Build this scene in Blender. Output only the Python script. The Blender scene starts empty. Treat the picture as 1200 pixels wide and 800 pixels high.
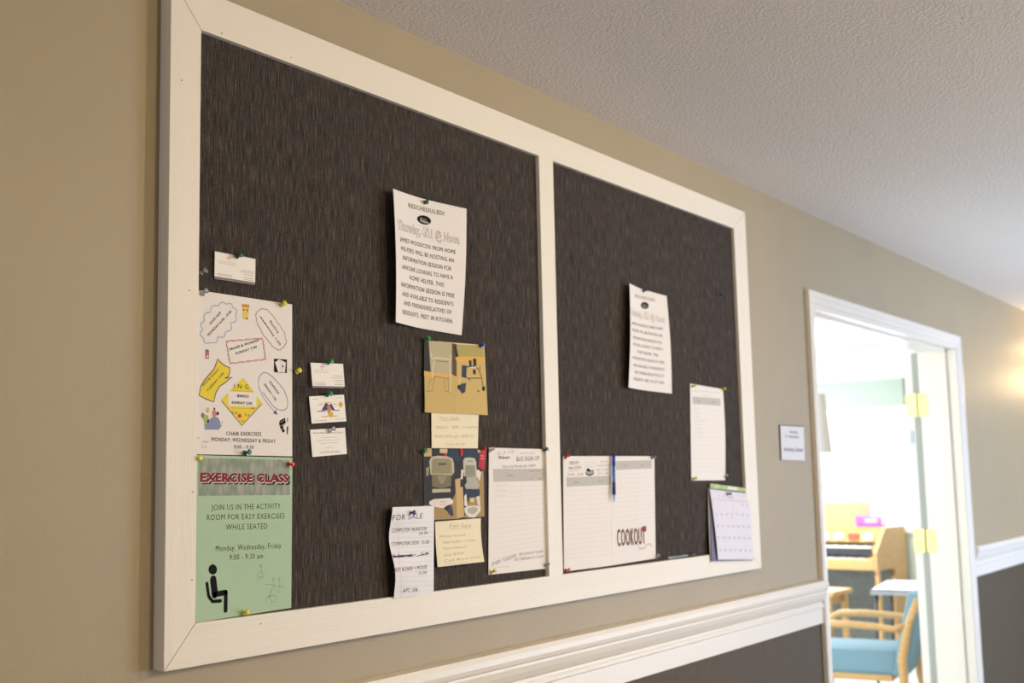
import bpy, bmesh, math, random
import numpy as np
from mathutils import Vector, Matrix
random.seed(7)
C = bpy.context.scene.collection
SC = bpy.context.scene

# ------------------------------------------------------------------ camera, world, lights, exposure
FLOOR = -1.64                       # all heights below are measured from this, floor at z = 0
CAM = np.array([-0.616, -1.579, -0.1792 - FLOOR])
YAW, PITCH, ROLL, FPX = 0.9435, 0.1186, -0.0207, 1354.6
def _axes():
    cy, sy, cp, sp = math.cos(YAW), math.sin(YAW), math.cos(PITCH), math.sin(PITCH)
    f = np.array([sy*cp, cy*cp, sp]); r0 = np.array([cy, -sy, 0.0]); u0 = np.cross(r0, f)
    return (math.cos(ROLL)*r0 + math.sin(ROLL)*u0, -math.sin(ROLL)*r0 + math.cos(ROLL)*u0, f)
RX, UX, FX = _axes()
cam = bpy.data.cameras.new('camera'); co = bpy.data.objects.new('camera', cam); C.objects.link(co)
cam.sensor_width = 36; cam.lens = FPX*36/1200; cam.clip_start = 0.05; cam.clip_end = 100
M3 = Matrix((RX, UX, -FX)).transposed().to_4x4(); M3.translation = Vector(CAM); co.matrix_world = M3
cam.dof.use_dof = True; cam.dof.focus_distance = 2.1; cam.dof.aperture_fstop = 4.5
SC.camera = co
vs = SC.view_settings; vs.view_transform = 'Standard'; vs.look = 'None'; vs.gamma = 1.0; vs.use_curve_mapping = False
vs.exposure = 0.0
w = bpy.data.worlds.new('world'); SC.world = w; w.use_nodes = True
w.node_tree.nodes['Background'].inputs[0].default_value = (0.85, 0.93, 1.0, 1)
w.node_tree.nodes['Background'].inputs[1].default_value = 5.0

def light(name, kind, loc, target, energy, color, size=0.1, size_y=None):
    l = bpy.data.lights.new(name, kind); l.energy = energy; l.color = color
    if kind == 'AREA':
        l.size = size
        if size_y: l.shape = 'RECTANGLE'; l.size_y = size_y
    else: l.shadow_soft_size = size
    o = bpy.data.objects.new(name, l); C.objects.link(o); o.location = loc
    d = Vector(target) - Vector(loc); o.rotation_euler = d.to_track_quat('-Z', 'Y').to_euler()
    return o
sp = light('lobby_ceiling_lamp', 'SPOT', (3.3, -3.0, 2.36), (1.0, 0, 1.5), 150, (1.0, 0.85, 0.58), 0.09)
sp.data.spot_size = math.radians(98); sp.data.spot_blend = 1.0
light('lobby_ceiling_fill', 'POINT', (1.2, -3.0, 2.0), (1, 0, 1), 72, (1.0, 0.84, 0.56), 0.15)  # added unseen warm fill that lifts the lobby ceiling
light('lobby_window_light', 'AREA', (6.4, -3.7, 1.0), (5.2, -.6, 2.4), 195, (0.58, 0.74, 1.0), 2.0, 1.6)
light('hall_end_window_light', 'AREA', (-3.8, -1.2, 1.4), (0.5, -0.1, 1.3), 20, (0.66, 0.82, 1.0), 1.4, 1.4)
light('activity_window_light', 'AREA', (9.55, 2.45, 1.55), (6.0, 1.2, 0.9), 110, (0.86, 0.94, 1.0), 2.2, 1.1)
light('activity_ceiling_light', 'AREA', (7.7, 2.4, 2.50), (7.9, 2.4, 0), 130, (0.92, 0.97, 1.0), 1.6, 1.6)
light('activity_side_fill', 'AREA', (2.25, 2.3, 1.5), (6.0, 1.0, 1.2), 135, (0.86, 0.94, 1.0), 1.8, 1.2)  # added unseen fill that whitens the right jamb and lights the chair

# ------------------------------------------------------------------ materials
def lin(c):
    return tuple(((v/255)/12.92 if v/255 <= .04045 else ((v/255+.055)/1.055)**2.4) for v in c) + (1,)
MATS = {}
def mat(name, rgb, rough=.6, metal=0, spec=.5, noise=0, nscale=40, bump=0, bscale=200, trans=0, emit=0, stretch=(1, 1, 1), coat=0):
    if name in MATS: return MATS[name]
    m = bpy.data.materials.new(name); m.use_nodes = True; nt = m.node_tree; b = nt.nodes['Principled BSDF']
    b.inputs['Base Color'].default_value = lin(rgb); b.inputs['Roughness'].default_value = rough
    b.inputs['Metallic'].default_value = metal; b.inputs['Specular IOR Level'].default_value = spec
    b.inputs['Transmission Weight'].default_value = trans; b.inputs['Coat Weight'].default_value = coat
    if emit:
        b.inputs['Emission Color'].default_value = lin(rgb); b.inputs['Emission Strength'].default_value = emit
    if noise or bump:
        tc = nt.nodes.new('ShaderNodeTexCoord'); mp = nt.nodes.new('ShaderNodeMapping'); mp.inputs['Scale'].default_value = stretch
        nt.links.new(tc.outputs['Object'], mp.inputs[0])
    if noise:
        n = nt.nodes.new('ShaderNodeTexNoise'); n.inputs['Scale'].default_value = nscale; n.inputs['Detail'].default_value = 4
        nt.links.new(mp.outputs[0], n.inputs['Vector'])
        r = nt.nodes.new('ShaderNodeValToRGB'); c = lin(rgb)
        r.color_ramp.elements[0].position = .3; r.color_ramp.elements[1].position = .7
        r.color_ramp.elements[0].color = tuple(v*(1-noise) for v in c[:3])+(1,); r.color_ramp.elements[1].color = tuple(min(1, v*(1+noise)) for v in c[:3])+(1,)
        nt.links.new(n.outputs['Fac'], r.inputs[0]); nt.links.new(r.outputs[0], b.inputs['Base Color'])
    if bump:
        n2 = nt.nodes.new('ShaderNodeTexNoise'); n2.inputs['Scale'].default_value = bscale; n2.inputs['Detail'].default_value = 3
        nt.links.new(mp.outputs[0], n2.inputs['Vector'])
        bp = nt.nodes.new('ShaderNodeBump'); bp.inputs['Strength'].default_value = bump; bp.inputs['Distance'].default_value = .004
        nt.links.new(n2.outputs['Fac'], bp.inputs['Height']); nt.links.new(bp.outputs[0], b.inputs['Normal'])
    MATS[name] = m; return m

m_wall = mat('wall_paint', (168, 152, 124), .55, bump=.12, bscale=260, noise=.03, nscale=3)
m_wainscot = mat('wainscot_covering', (82, 69, 51), .75, noise=.10, nscale=60, bump=.2, bscale=300, stretch=(1, 1, .6))
m_white = mat('white_trim_paint', (236, 228, 218), .38, bump=.04, bscale=60)
m_frame = mat('frame_paint', (236, 226, 212), .5, bump=.13, bscale=420, stretch=(1, 1, .05), noise=.015, nscale=30)
m_frame_h = mat('frame_paint_rail', (236, 226, 212), .5, bump=.13, bscale=420, stretch=(.05, 1, 1), noise=.015, nscale=30)
m_carpet = mat('carpet', (150, 142, 132), .95, noise=.25, nscale=300)
m_tile = mat('floor_vinyl', (205, 208, 206), .35, noise=.05, nscale=14)
m_green = mat('activity_room_paint', (230, 237, 230), .6)
m_aceil = mat('activity_ceiling_paint', (235, 240, 236), .8)
m_val = mat('valance_cloth', (154, 164, 156), .8, noise=.05, nscale=50)
m_oak = mat('oak', (204, 160, 104), .42, noise=.14, nscale=14, stretch=(1, 1, 7), bump=.05)
m_oak_x = mat('oak_level_grain', (206, 162, 106), .42, noise=.14, nscale=14, stretch=(1, 7, 7), bump=.05)
m_blue = mat('blue_upholstery', (122, 154, 170), .8, noise=.06, nscale=120, bump=.15, bscale=600)
m_grey_cloth = mat('grey_speaker_cloth', (112, 116, 116), .9, noise=.25, nscale=50, stretch=(1, 1, 3))
m_steel = mat('dark_steel', (70, 74, 84), .4, metal=.7)
m_pin = mat('pin_steel', (190, 188, 182), .25, metal=1)
m_brass = mat('brass', (226, 216, 150), .34, metal=.6)
m_brass_d = mat('dark_brass', (96, 88, 50), .5, metal=.6)  # darker brass for the hinge screws
m_ink = mat('black_ink', (22, 19, 19), .7, spec=.1)
m_paper = mat('paper', (236, 228, 224), .62, spec=.3)
m_cream = mat('cream_paper', (238, 226, 196), .65, spec=.3)

def fabric_mat():
    m = bpy.data.materials.new('board_fabric'); m.use_nodes = True; nt = m.node_tree; b = nt.nodes['Principled BSDF']
    b.inputs['Roughness'].default_value = .88; b.inputs['Specular IOR Level'].default_value = .1
    tc = nt.nodes.new('ShaderNodeTexCoord')
    def nz(sc, scale, detail=3):
        mp = nt.nodes.new('ShaderNodeMapping'); mp.inputs['Scale'].default_value = sc
        n = nt.nodes.new('ShaderNodeTexNoise'); n.inputs['Scale'].default_value = scale; n.inputs['Detail'].default_value = detail
        nt.links.new(tc.outputs['Object'], mp.inputs[0]); nt.links.new(mp.outputs[0], n.inputs['Vector']); return n
    a = nz((1, 1, .05), 520); c = nz((1, 1, .12), 1300, 2); d = nz((1, 1, .02), 90)
    r = nt.nodes.new('ShaderNodeValToRGB'); e = r.color_ramp.elements
    e[0].position = .36; e[0].color = lin((44, 38, 37)); e[1].position = .72; e[1].color = lin((132, 120, 110))
    k = e.new(.52); k.color = lin((80, 72, 68))
    mx = nt.nodes.new('ShaderNodeMath'); mx.operation = 'MULTIPLY_ADD'; mx.inputs[1].default_value = .35
    mx2 = nt.nodes.new('ShaderNodeMath'); mx2.operation = 'MULTIPLY'; mx2.inputs[1].default_value = .65
    nt.links.new(a.outputs['Fac'], mx2.inputs[0]); nt.links.new(c.outputs['Fac'], mx.inputs[0]); nt.links.new(mx2.outputs[0], mx.inputs[2])
    nt.links.new(mx.outputs[0], r.inputs[0])
    mix = nt.nodes.new('ShaderNodeMixRGB'); mix.blend_type = 'MULTIPLY'; mix.inputs[0].default_value = .5
    nt.links.new(r.outputs[0], mix.inputs[1]); nt.links.new(d.outputs['Fac'], mix.inputs[2])
    g = nt.nodes.new('ShaderNodeGamma'); g.inputs[1].default_value = 1.0; nt.links.new(mix.outputs[0], g.inputs[0])
    nt.links.new(g.outputs[0], b.inputs['Base Color'])
    bp = nt.nodes.new('ShaderNodeBump'); bp.inputs['Strength'].default_value = .35; bp.inputs['Distance'].default_value = .001
    nt.links.new(a.outputs['Fac'], bp.inputs['Height']); nt.links.new(bp.outputs[0], b.inputs['Normal'])
    return m
m_fabric = fabric_mat()

def popcorn_mat():
    m = bpy.data.materials.new('textured_ceiling'); m.use_nodes = True; nt = m.node_tree; b = nt.nodes['Principled BSDF']
    b.inputs['Base Color'].default_value = lin((236, 228, 222)); b.inputs['Roughness'].default_value = .85
    tc = nt.nodes.new('ShaderNodeTexCoord')
    v = nt.nodes.new('ShaderNodeTexNoise'); v.inputs['Scale'].default_value = 95; v.inputs['Detail'].default_value = 5; v.inputs['Roughness'].default_value = .62
    v2 = nt.nodes.new('ShaderNodeTexVoronoi'); v2.inputs['Scale'].default_value = 130
    for q in (v, v2): nt.links.new(tc.outputs['Object'], q.inputs['Vector'])
    ad = nt.nodes.new('ShaderNodeMath'); ad.operation = 'SUBTRACT'
    nt.links.new(v.outputs['Fac'], ad.inputs[0]); 
    ml = nt.nodes.new('ShaderNodeMath'); ml.operation = 'MULTIPLY'; ml.inputs[1].default_value = .45
    nt.links.new(v2.outputs['Distance'], ml.inputs[0]); nt.links.new(ml.outputs[0], ad.inputs[1])
    bp = nt.nodes.new('ShaderNodeBump'); bp.inputs['Strength'].default_value = .5; bp.inputs['Distance'].default_value = .005
    nt.links.new(ad.outputs[0], bp.inputs['Height']); nt.links.new(bp.outputs[0], b.inputs['Normal'])
    return m
m_ceil = popcorn_mat()
def glass_mat():
    m = bpy.data.materials.new('window_glass'); m.use_nodes = True; b = m.node_tree.nodes['Principled BSDF']
    b.inputs['Base Color'].default_value = (1, 1, 1, 1); b.inputs['Roughness'].default_value = 0
    nt = m.node_tree; t = nt.nodes.new('ShaderNodeBsdfTransparent'); mx = nt.nodes.new('ShaderNodeMixShader'); mx.inputs[0].default_value = .06
    nt.links.new(t.outputs[0], mx.inputs[1]); nt.links.new(b.outputs[0], mx.inputs[2]); nt.links.new(mx.outputs[0], nt.nodes['Material Output'].inputs[0])
    return m
m_glass = glass_mat()
def check_mat():
    m = bpy.data.materials.new('patterned_laminate'); m.use_nodes = True; nt = m.node_tree; b = nt.nodes['Principled BSDF']
    tc = nt.nodes.new('ShaderNodeTexCoord'); v = nt.nodes.new('ShaderNodeTexVoronoi'); v.inputs['Scale'].default_value = 34
    r = nt.nodes.new('ShaderNodeValToRGB'); r.color_ramp.elements[0].color = lin((70, 76, 112)); r.color_ramp.elements[1].color = lin((150, 142, 134)); r.color_ramp.elements[1].position = .5
    nt.links.new(tc.outputs['Object'], v.inputs['Vector']); nt.links.new(v.outputs['Distance'], r.inputs[0]); nt.links.new(r.outputs[0], b.inputs['Base Color'])
    b.inputs['Roughness'].default_value = .4
    return m
m_check = check_mat()

# ------------------------------------------------------------------ mesh helpers
class MB:
    def __init__(s): s.v = []; s.f = []; s.mi = []; s.smooth = False
    def add(s, verts, faces, mi=0):
        o = len(s.v); s.v += [tuple(map(float, p)) for p in verts]; s.f += [tuple(i+o for i in f) for f in faces]; s.mi += [mi]*len(faces); return s
    def box(s, a, b, mi=0, M=None):
        x0, y0, z0 = a; x1, y1, z1 = b
        V = [(x0,y0,z0),(x1,y0,z0),(x1,y1,z0),(x0,y1,z0),(x0,y0,z1),(x1,y0,z1),(x1,y1,z1),(x0,y1,z1)]
        if M is not None: V = [M @ Vector(p) for p in V]
        return s.add(V, [(0,3,2,1),(4,5,6,7),(0,1,5,4),(1,2,6,5),(2,3,7,6),(3,0,4,7)], mi)
    def prism(s, front, off, mi=0):         # polygon (world points) extruded by a vector
        n = len(front); V = [Vector(p) for p in front] + [Vector(p)+Vector(off) for p in front]
        F = [tuple(range(n)), tuple(range(2*n-1, n-1, -1))] + [(i, i+n, (i+1) % n+n, (i+1) % n) for i in range(n)]
        return s.add(V, F, mi)
    def lathe(s, prof, M, n=16, mi=0):      # profile of (radius, height) about local z
        V = []; F = []
        for r, h in prof:
            for i in range(n):
                a = 2*math.pi*i/n; V.append(M @ Vector((r*math.cos(a), r*math.sin(a), h)))
        for k in range(len(prof)-1):
            for i in range(n): j = (i+1) % n; F.append((k*n+i, k*n+j, (k+1)*n+j, (k+1)*n+i))
        F.append(tuple(range(n-1, -1, -1))); F.append(tuple((len(prof)-1)*n+i for i in range(n)))
        return s.add(V, F, mi)
    def tube(s, pts, r, n=8, mi=0, ry=None):
        P = [Vector(p) for p in pts]; V = []; F = []
        rr = r if isinstance(r, (list, tuple)) else [r]*len(P)
        prev = None
        for k, p in enumerate(P):
            t = (P[min(k+1, len(P)-1)] - P[max(k-1, 0)]).normalized()
            a = prev if prev is not None else (Vector((0, 0, 1)) if abs(t.z) < .9 else Vector((1, 0, 0)))
            u = (a - t*a.dot(t)).normalized(); prev = u; q = t.cross(u)
            for i in range(n):
                an = 2*math.pi*i/n; V.append(p + u*math.cos(an)*rr[k] + q*math.sin(an)*(rr[k]*(ry or 1)))
        for k in range(len(P)-1):
            for i in range(n): j = (i+1) % n; F.append((k*n+i, k*n+j, (k+1)*n+j, (k+1)*n+i))
        F.append(tuple(range(n-1, -1, -1))); F.append(tuple((len(P)-1)*n+i for i in range(n)))
        return s.add(V, F, mi)
    def build(s, name, mats, parent=None, bevel=0, smooth=False, sub=0):
        me = bpy.data.meshes.new(name); me.from_pydata(s.v, [], s.f)
        for m in (mats if isinstance(mats, list) else [mats]): me.materials.append(m)
        me.polygons.foreach_set('material_index', s.mi)
        bm = bmesh.new(); bm.from_mesh(me); bmesh.ops.recalc_face_normals(bm, faces=bm.faces)
        if bevel: bmesh.ops.bevel(bm, geom=bm.edges[:], offset=bevel, segments=2, affect='EDGES', profile=.6)
        bm.to_mesh(me); bm.free()
        if smooth: me.polygons.foreach_set('use_smooth', [True]*len(me.polygons))
        o = bpy.data.objects.new(name, me); C.objects.link(o)
        if parent is not None: o.parent = parent
        if smooth and sub: md = o.modifiers.new('sub', 'SUBSURF'); md.levels = sub; md.render_levels = sub
        return o
def tag(o, label=None, cat=None, group=None, kind=None):
    if label: o['label'] = label
    if cat: o['category'] = cat
    if group: o['group'] = group
    if kind: o['kind'] = kind
    return o
def empty(name, loc, rz=0):
    o = bpy.data.objects.new(name, None); C.objects.link(o); o.location = loc; o.rotation_euler = (0, 0, rz); o.empty_display_size = .05; return o

def ray(px, py):
    d = FX + RX*(px-600)/FPX - UX*(py-400)/FPX; return d
def onY(px, py, y):                # photograph pixel to the point on the plane y = const
    d = ray(px, py); t = (y-CAM[1])/d[1]; return CAM + d*t
def onX(px, py, x):
    d = ray(px, py); t = (x-CAM[0])/d[0]; return CAM + d*t
def onD(px, D):                    # ground position at a depth along the view
    p = CAM + FX*D + RX*(px-600)/FPX*D; return Vector((p[0], p[1], 0))

# ------------------------------------------------------------------ large structure
WD = .0192                         # face of the hall wall
WB = .205                          # its back face in the activity room
CZ = .795 - FLOOR                  # ceiling height
ACZ = 2.55                         # activity room ceiling
DX0, DX1, DZ = 3.495, 5.39, .434 - FLOOR
RB, RT = -.7092 - FLOOR, -.5588 - FLOOR
XL, XR = -4.0, 9.4
b = MB()
def panel(x0, x1, z0, z1, mi): b.box((x0, WD, z0), (x1, WB, ACZ if z1 == CZ else z1), mi)
panel(XL, DX0, (RB+RT)/2, CZ, 0); panel(XL, DX0, 0, (RB+RT)/2, 1)
panel(DX0, DX1, DZ, CZ, 0)
panel(DX1, XR, (RB+RT)/2, CZ, 0); panel(DX1, XR, 0, (RB+RT)/2, 1)
tag(b.build('wall_back', [m_wall, m_wainscot]), kind='structure')
tag(MB().box((XL, -4.2, CZ), (XR, WB-.05, CZ+.14)).build('ceiling', m_ceil), kind='structure')
tag(MB().box((2.0, WB, ACZ), (XR+.3, 4.2, ACZ+.05)).build('ceiling', m_aceil), kind='structure')
tag(MB().box((XL, -4.2, -.05), (XR, WB, 0)).build('floor', m_carpet), kind='structure')
tag(MB().box((XL, WB, -.05), (XR+.3, 4.2, 0)).build('floor', m_tile), kind='structure')
tag(MB().box((XR, -4.2, 0), (XR+.1, WD, CZ)).build('wall_right', m_wall), kind='structure')
tag(MB().box((XL-.1, -4.3, 0), (XL, WD, CZ)).build('wall_left', m_wall), kind='structure')
tag(MB().box((XL-.1, -4.4, 0), (XR+.1, -4.2, CZ)).build('wall_front', m_wall), kind='structure')
tag(MB().box((2.0, 4.2, 0), (XR+.3, 4.3, ACZ)).build('wall_far', m_green), kind='structure')
tag(MB().box((2.0, WB, 0), (2.1, 4.2, ACZ)).build('wall_inner', m_green), kind='structure')
# far wall of the activity room with its window opening
FX0 = 9.3; WY0, WY1, WZ0, WZ1 = float(onX(1056, 450, 9.2)[1]), 3.6, 1.0, 2.02
b = MB()
b.box((FX0, WB, 0), (FX0+.15, WY0, ACZ)); b.box((FX0, WY1, 0), (FX0+.15, 4.2, ACZ))
b.box((FX0, WY0, 0), (FX0+.15, WY1, WZ0)); b.box((FX0, WY0, WZ1), (FX0+.15, WY1, ACZ))
tag(b.build('wall_east', m_green), kind='structure')
win = tag(empty('window_1', (FX0, (WY0+WY1)/2, WZ0)), kind='structure')
def child(o, par):
    bpy.context.view_layer.update(); o.parent = par; o.matrix_parent_inverse = par.matrix_world.inverted(); return o
f = MB(); e = .05
for a, c in (((FX0-.015, WY0-.06, WZ0-.06), (FX0+.05, WY0, WZ1+.06)), ((FX0-.015, WY1, WZ0-.06), (FX0+.05, WY1+.06, WZ1+.06)),
             ((FX0-.015, WY0, WZ1), (FX0+.05, WY1, WZ1+.06)), ((FX0-.03, WY0, WZ0-.06), (FX0+.05, WY1, WZ0)), ((FX0+.03, (WY0+WY1)/2-.02, WZ0), (FX0+.06, (WY0+WY1)/2+.02, WZ1))):
    f.box(a, c)
child(f.build('window_frame', m_white), win)
child(MB().box((FX0+.07, WY0, WZ0), (FX0+.074, WY1, WZ1)).build('pane', m_glass), win)

# chair rail
prof = [(0, 0), (.009, 0), (.009, .052), (.014, .056), (.014, .064), (.010, .068), (.010, .074), (.017, .080), (.024, .094), (.028, .108), (.028, .114), (.033, .118), (.036, .128), (.036, .140), (.031, .1504), (0, .1504)]
def rail(x0, x1, name):
    m = MB(); n = len(prof); V = []
    for x in (x0, x1):
        for d, z in prof: V.append((x, WD-d, RB+z))
    F = [(i, (i+1) % n, (i+1) % n+n, i+n) for i in range(n)] + [tuple(range(n)), tuple(range(2*n-1, n-1, -1))]
    return tag(m.add(V, F).build(name, m_white), kind='structure')
CX0, CX1, CH = 3.432, 5.452, .494 - FLOOR      # outer lines of the door casing
rail(XL, CX0, 'trim_1'); rail(CX1, XR, 'trim_2')
# mitred door casing and jamb with its stop
cp = [(0, 0), (0, .016), (.006, .019), (.022, .019), (.026, .015), (.034, .013), (.044, .015), (.050, .010), (.0615, .009), (.0615, 0)]
def casing(x0, x1, zt, y, sgn, name):
    m = MB(); n = len(cp); V = []
    for kx, kz in ((0, 0), (0, 1), (1, 1), (1, 0)):
        for wv, d in cp:
            V.append(((x0+wv) if kx == 0 else (x1-wv), y-sgn*d, (zt-wv) if kz else 0))
    F = []
    for k in range(3):
        for i in range(n): j = (i+1) % n; F.append((k*n+i, k*n+j, (k+1)*n+j, (k+1)*n+i))
    F += [tuple(range(n)), tuple(range(4*n-1, 3*n-1, -1))]
    return tag(m.add(V, F).build(name, m_white), kind='structure')
casing(CX0, CX1, CH, WD, 1, 'trim_3'); casing(CX0, CX1, CH, WB, -1, 'trim_4')
m = MB(); t = .006
for x0, x1 in ((DX0-.001, DX0+t), (DX1-t, DX1+.001)): m.box((x0, WD-.006, 0), (x1, WB, DZ))
m.box((DX0, WD-.006, DZ-t), (DX1, WB, DZ+.001))
for x0, x1 in ((DX0+t, DX0+t+.011), (DX1-t-.011, DX1-t)): m.box((x0, .062, 0), (x1, .104, DZ-t))
m.box((DX0+t, .062, DZ-t-.011), (DX1-t, .104, DZ-t))
tag(m.build('trim_5', m_white), kind='structure')
# door leaf swung right round against the room side of the wall
dr = tag(empty('door_1', (DX1, .26, 0)), kind='structure')
child(MB().box((DX1+.002, .238, .012), (DX1+.90, .278, DZ-.012)).build('door_leaf', m_white, bevel=.002), dr)
for zz in (.155, -.53):
    z = zz - FLOOR; h = .057
    hb = MB(); X = DX1-t
    hb.box((X-.0025, .168, z-h), (X, .221, z+h)); hb.box((X-.0025, .227, z-h), (X+.002, .278, z+h))
    hb.lathe([(.006, -h-.004), (.0065, -h), (.0065, h), (.006, h+.004)], Matrix.Translation((X-.005, .224, z)), 12)
    hb_o = child(hb.build('hinge', m_brass), dr)
    sm = MB()
    for yy in (.177, .196, .250, .268):
        for k in (-.046, -.018, .018, .046):
            if (yy in (.177, .268)) == (abs(k) < .03): sm.lathe([(.0035, 0), (.003, .001)], Matrix.Translation((X-.0025, yy, z+k)) @ Matrix.Rotation(-math.pi/2, 4, 'Y'), 8)
    so = sm.build('screw', m_brass_d); so.parent = hb_o; so.matrix_parent_inverse = Matrix(); bpy.context.view_layer.update(); so.matrix_parent_inverse = hb_o.matrix_world.inverted()
child(MB().box((DX1-t-.0005, .206, .01), (DX1+.004, .237, DZ-.012)).build('gap_shade_strip', mat('gap_shade_grey', (168, 168, 162), .8)), dr)  # added grey strip, paints the shade in the gap between jamb and door
child(MB().box((DX1-.0005, .248, 1.60), (DX1+.004, .268, 1.665)).build('latch_plate', mat('latch_steel', (150, 158, 170), .4, metal=.6)), dr)

# ------------------------------------------------------------------ bulletin board
YF, YP = -.0108, 0.0
def W(px, py, y=YF): return Vector(onY(px, py, y))
OTL, OTR, OBR, OBL = W(200.9, -26.4), W(873, 248.5), W(892.5, 665.5), W(192, 787)
ITL, ITR, IBR, IBL = W(236, 35), W(860, 267.5), W(877.5, 644), W(229, 730)
MTL, MTR, MBR, MBL = W(631.5, 181.5), W(648, 187.5), W(660, 673.5), W(643.8, 676)
board = tag(empty('bulletin_board', (OBL.x, WD, OBL.z)), 'large dark fabric bulletin board in a wide white wooden frame with a centre bar', 'bulletin board')
sh = .0004
def member(name, pts, mm):
    cx = sum((p for p in pts), Vector())/4
    m = MB(); P = [p + (cx-p)*.0008 for p in pts]
    m.prism(P, (0, .0178, 0))
    o = child(m.build(name, mm, bevel=.0008), board)
    return o
member('frame_stile', [OTL, OBL, IBL, ITL], m_frame); member('frame_stile', [OTR, ITR, IBR, OBR], m_frame)
member('frame_rail', [OTL, ITL, ITR, OTR], m_frame_h); member('frame_rail', [OBL, OBR, IBR, IBL], m_frame_h)
member('center_bar', [MTL, MBL, MBR, MTR], m_frame)
ins = .0012
bk = MB()
oc = [OTL+Vector((ins, .0186, -ins)), OBL+Vector((ins, .0186, ins)), OBR+Vector((-ins, .0186, ins)), OTR+Vector((-ins, .0186, -ins))]
bk.prism(oc, (0, WD-.0005-(YF+.0186), 0))
child(bk.build('backing_frame', m_frame, bevel=.0006), board)
def fab(pts):
    P = [Vector((p.x, 0, p.z)) for p in pts]
    m = MB(); m.prism([p for p in P], (0, .006, 0)); return child(m.build('fabric_panel', m_fabric), board)
o_ = .004
fab([ITL+Vector((-o_, 0, o_)), IBL+Vector((-o_, 0, -o_)), MBL+Vector((o_*1.5, 0, -o_)), MTL+Vector((o_*1.5, 0, o_))])
fab([MTR+Vector((-o_*1.5, 0, o_)), MBR+Vector((-o_*1.5, 0, -o_)), IBR+Vector((o_, 0, -o_)), ITR+Vector((o_, 0, o_))])
# nail holes filled in the frame
m_filler = mat('nail_filler', (170, 150, 118), .7)
for px, py in ((226, 576.5), (225, 679), (305.5, 730.5), (260, 39), (341, 67.5), (213, 94), (222, 340)):
    child(MB().lathe([(.0022, 0), (.0018, .0003)], Matrix.Translation(W(px, py)) @ Matrix.Rotation(math.pi/2, 4, 'X') @ Matrix.Diagonal((1, .6, 1, 1)), 8).build('nail_hole', m_filler), board)

# ------------------------------------------------------------------ text meshes
_H = {}
def text_mesh(s, bold=0, spacing=1.12):
    k = (s, bold, spacing)
    if k in _H: return _H[k]
    cu = bpy.data.curves.new('t', 'FONT'); cu.body = s; cu.size = 1; cu.offset = bold - .006; cu.resolution_u = 2; cu.space_character = spacing; cu.fill_mode = 'FRONT'
    o = bpy.data.objects.new('t', cu); C.objects.link(o)
    me = bpy.data.meshes.new_from_object(o)
    V = [tuple(v.co[:2]) for v in me.vertices]; F = [tuple(p.vertices) for p in me.polygons]
    bpy.data.objects.remove(o); bpy.data.curves.remove(cu); bpy.data.meshes.remove(me)
    if 'M' in s and bold - .006 > .001: V, F = fix_m(V, F, bold - .006)
    _H[k] = (V, F); return _H[k]
def fix_m(V, F, b):                # the font's M fills wrongly once emboldened: swap it for a clean outline
    par = list(range(len(V)))
    def fd(a):
        while par[a] != a: par[a] = par[par[a]]; a = par[a]
        return a
    for f in F:
        for a in f[1:]: par[fd(a)] = fd(f[0])
    comp = {}
    for i in range(len(V)): comp.setdefault(fd(i), []).append(i)
    bad = set(); NV = list(V); NF = []
    for r, ids in comp.items():
        if len(ids) != 15: continue
        x0 = min(V[i][0] for i in ids); x1 = max(V[i][0] for i in ids); y0 = min(V[i][1] for i in ids); y1 = max(V[i][1] for i in ids)
        if abs((x1-x0)-(.636+2*b)) < .012 and abs(y0+b) < .01:
            bad.add(r); ox = x0 + b - .073; n0 = len(NV)
            P = [(.709+b, .682+b), (.618-.3*b, .682+b), (.391, .402+1.1*b), (.165+.3*b, .682+b), (.073-b, .682+b), (.073-b, -b), (.171+b, -b), (.171+b, .531-.9*b), (.391, .257-1.5*b), (.611-b, .531-.9*b), (.611-b, -b), (.709+b, -b)]
            NV += [(x+ox, y) for x, y in P]
            NF += [tuple(n0+i for i in t) for t in ((4, 5, 6, 7), (4, 7, 3), (3, 7, 8, 2), (1, 2, 8, 9), (0, 1, 9), (0, 9, 10, 11))]
    return NV, [f for f in F if fd(f[0]) not in bad] + NF
CAPH = max(v[1] for v in text_mesh('H')[0])

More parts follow.
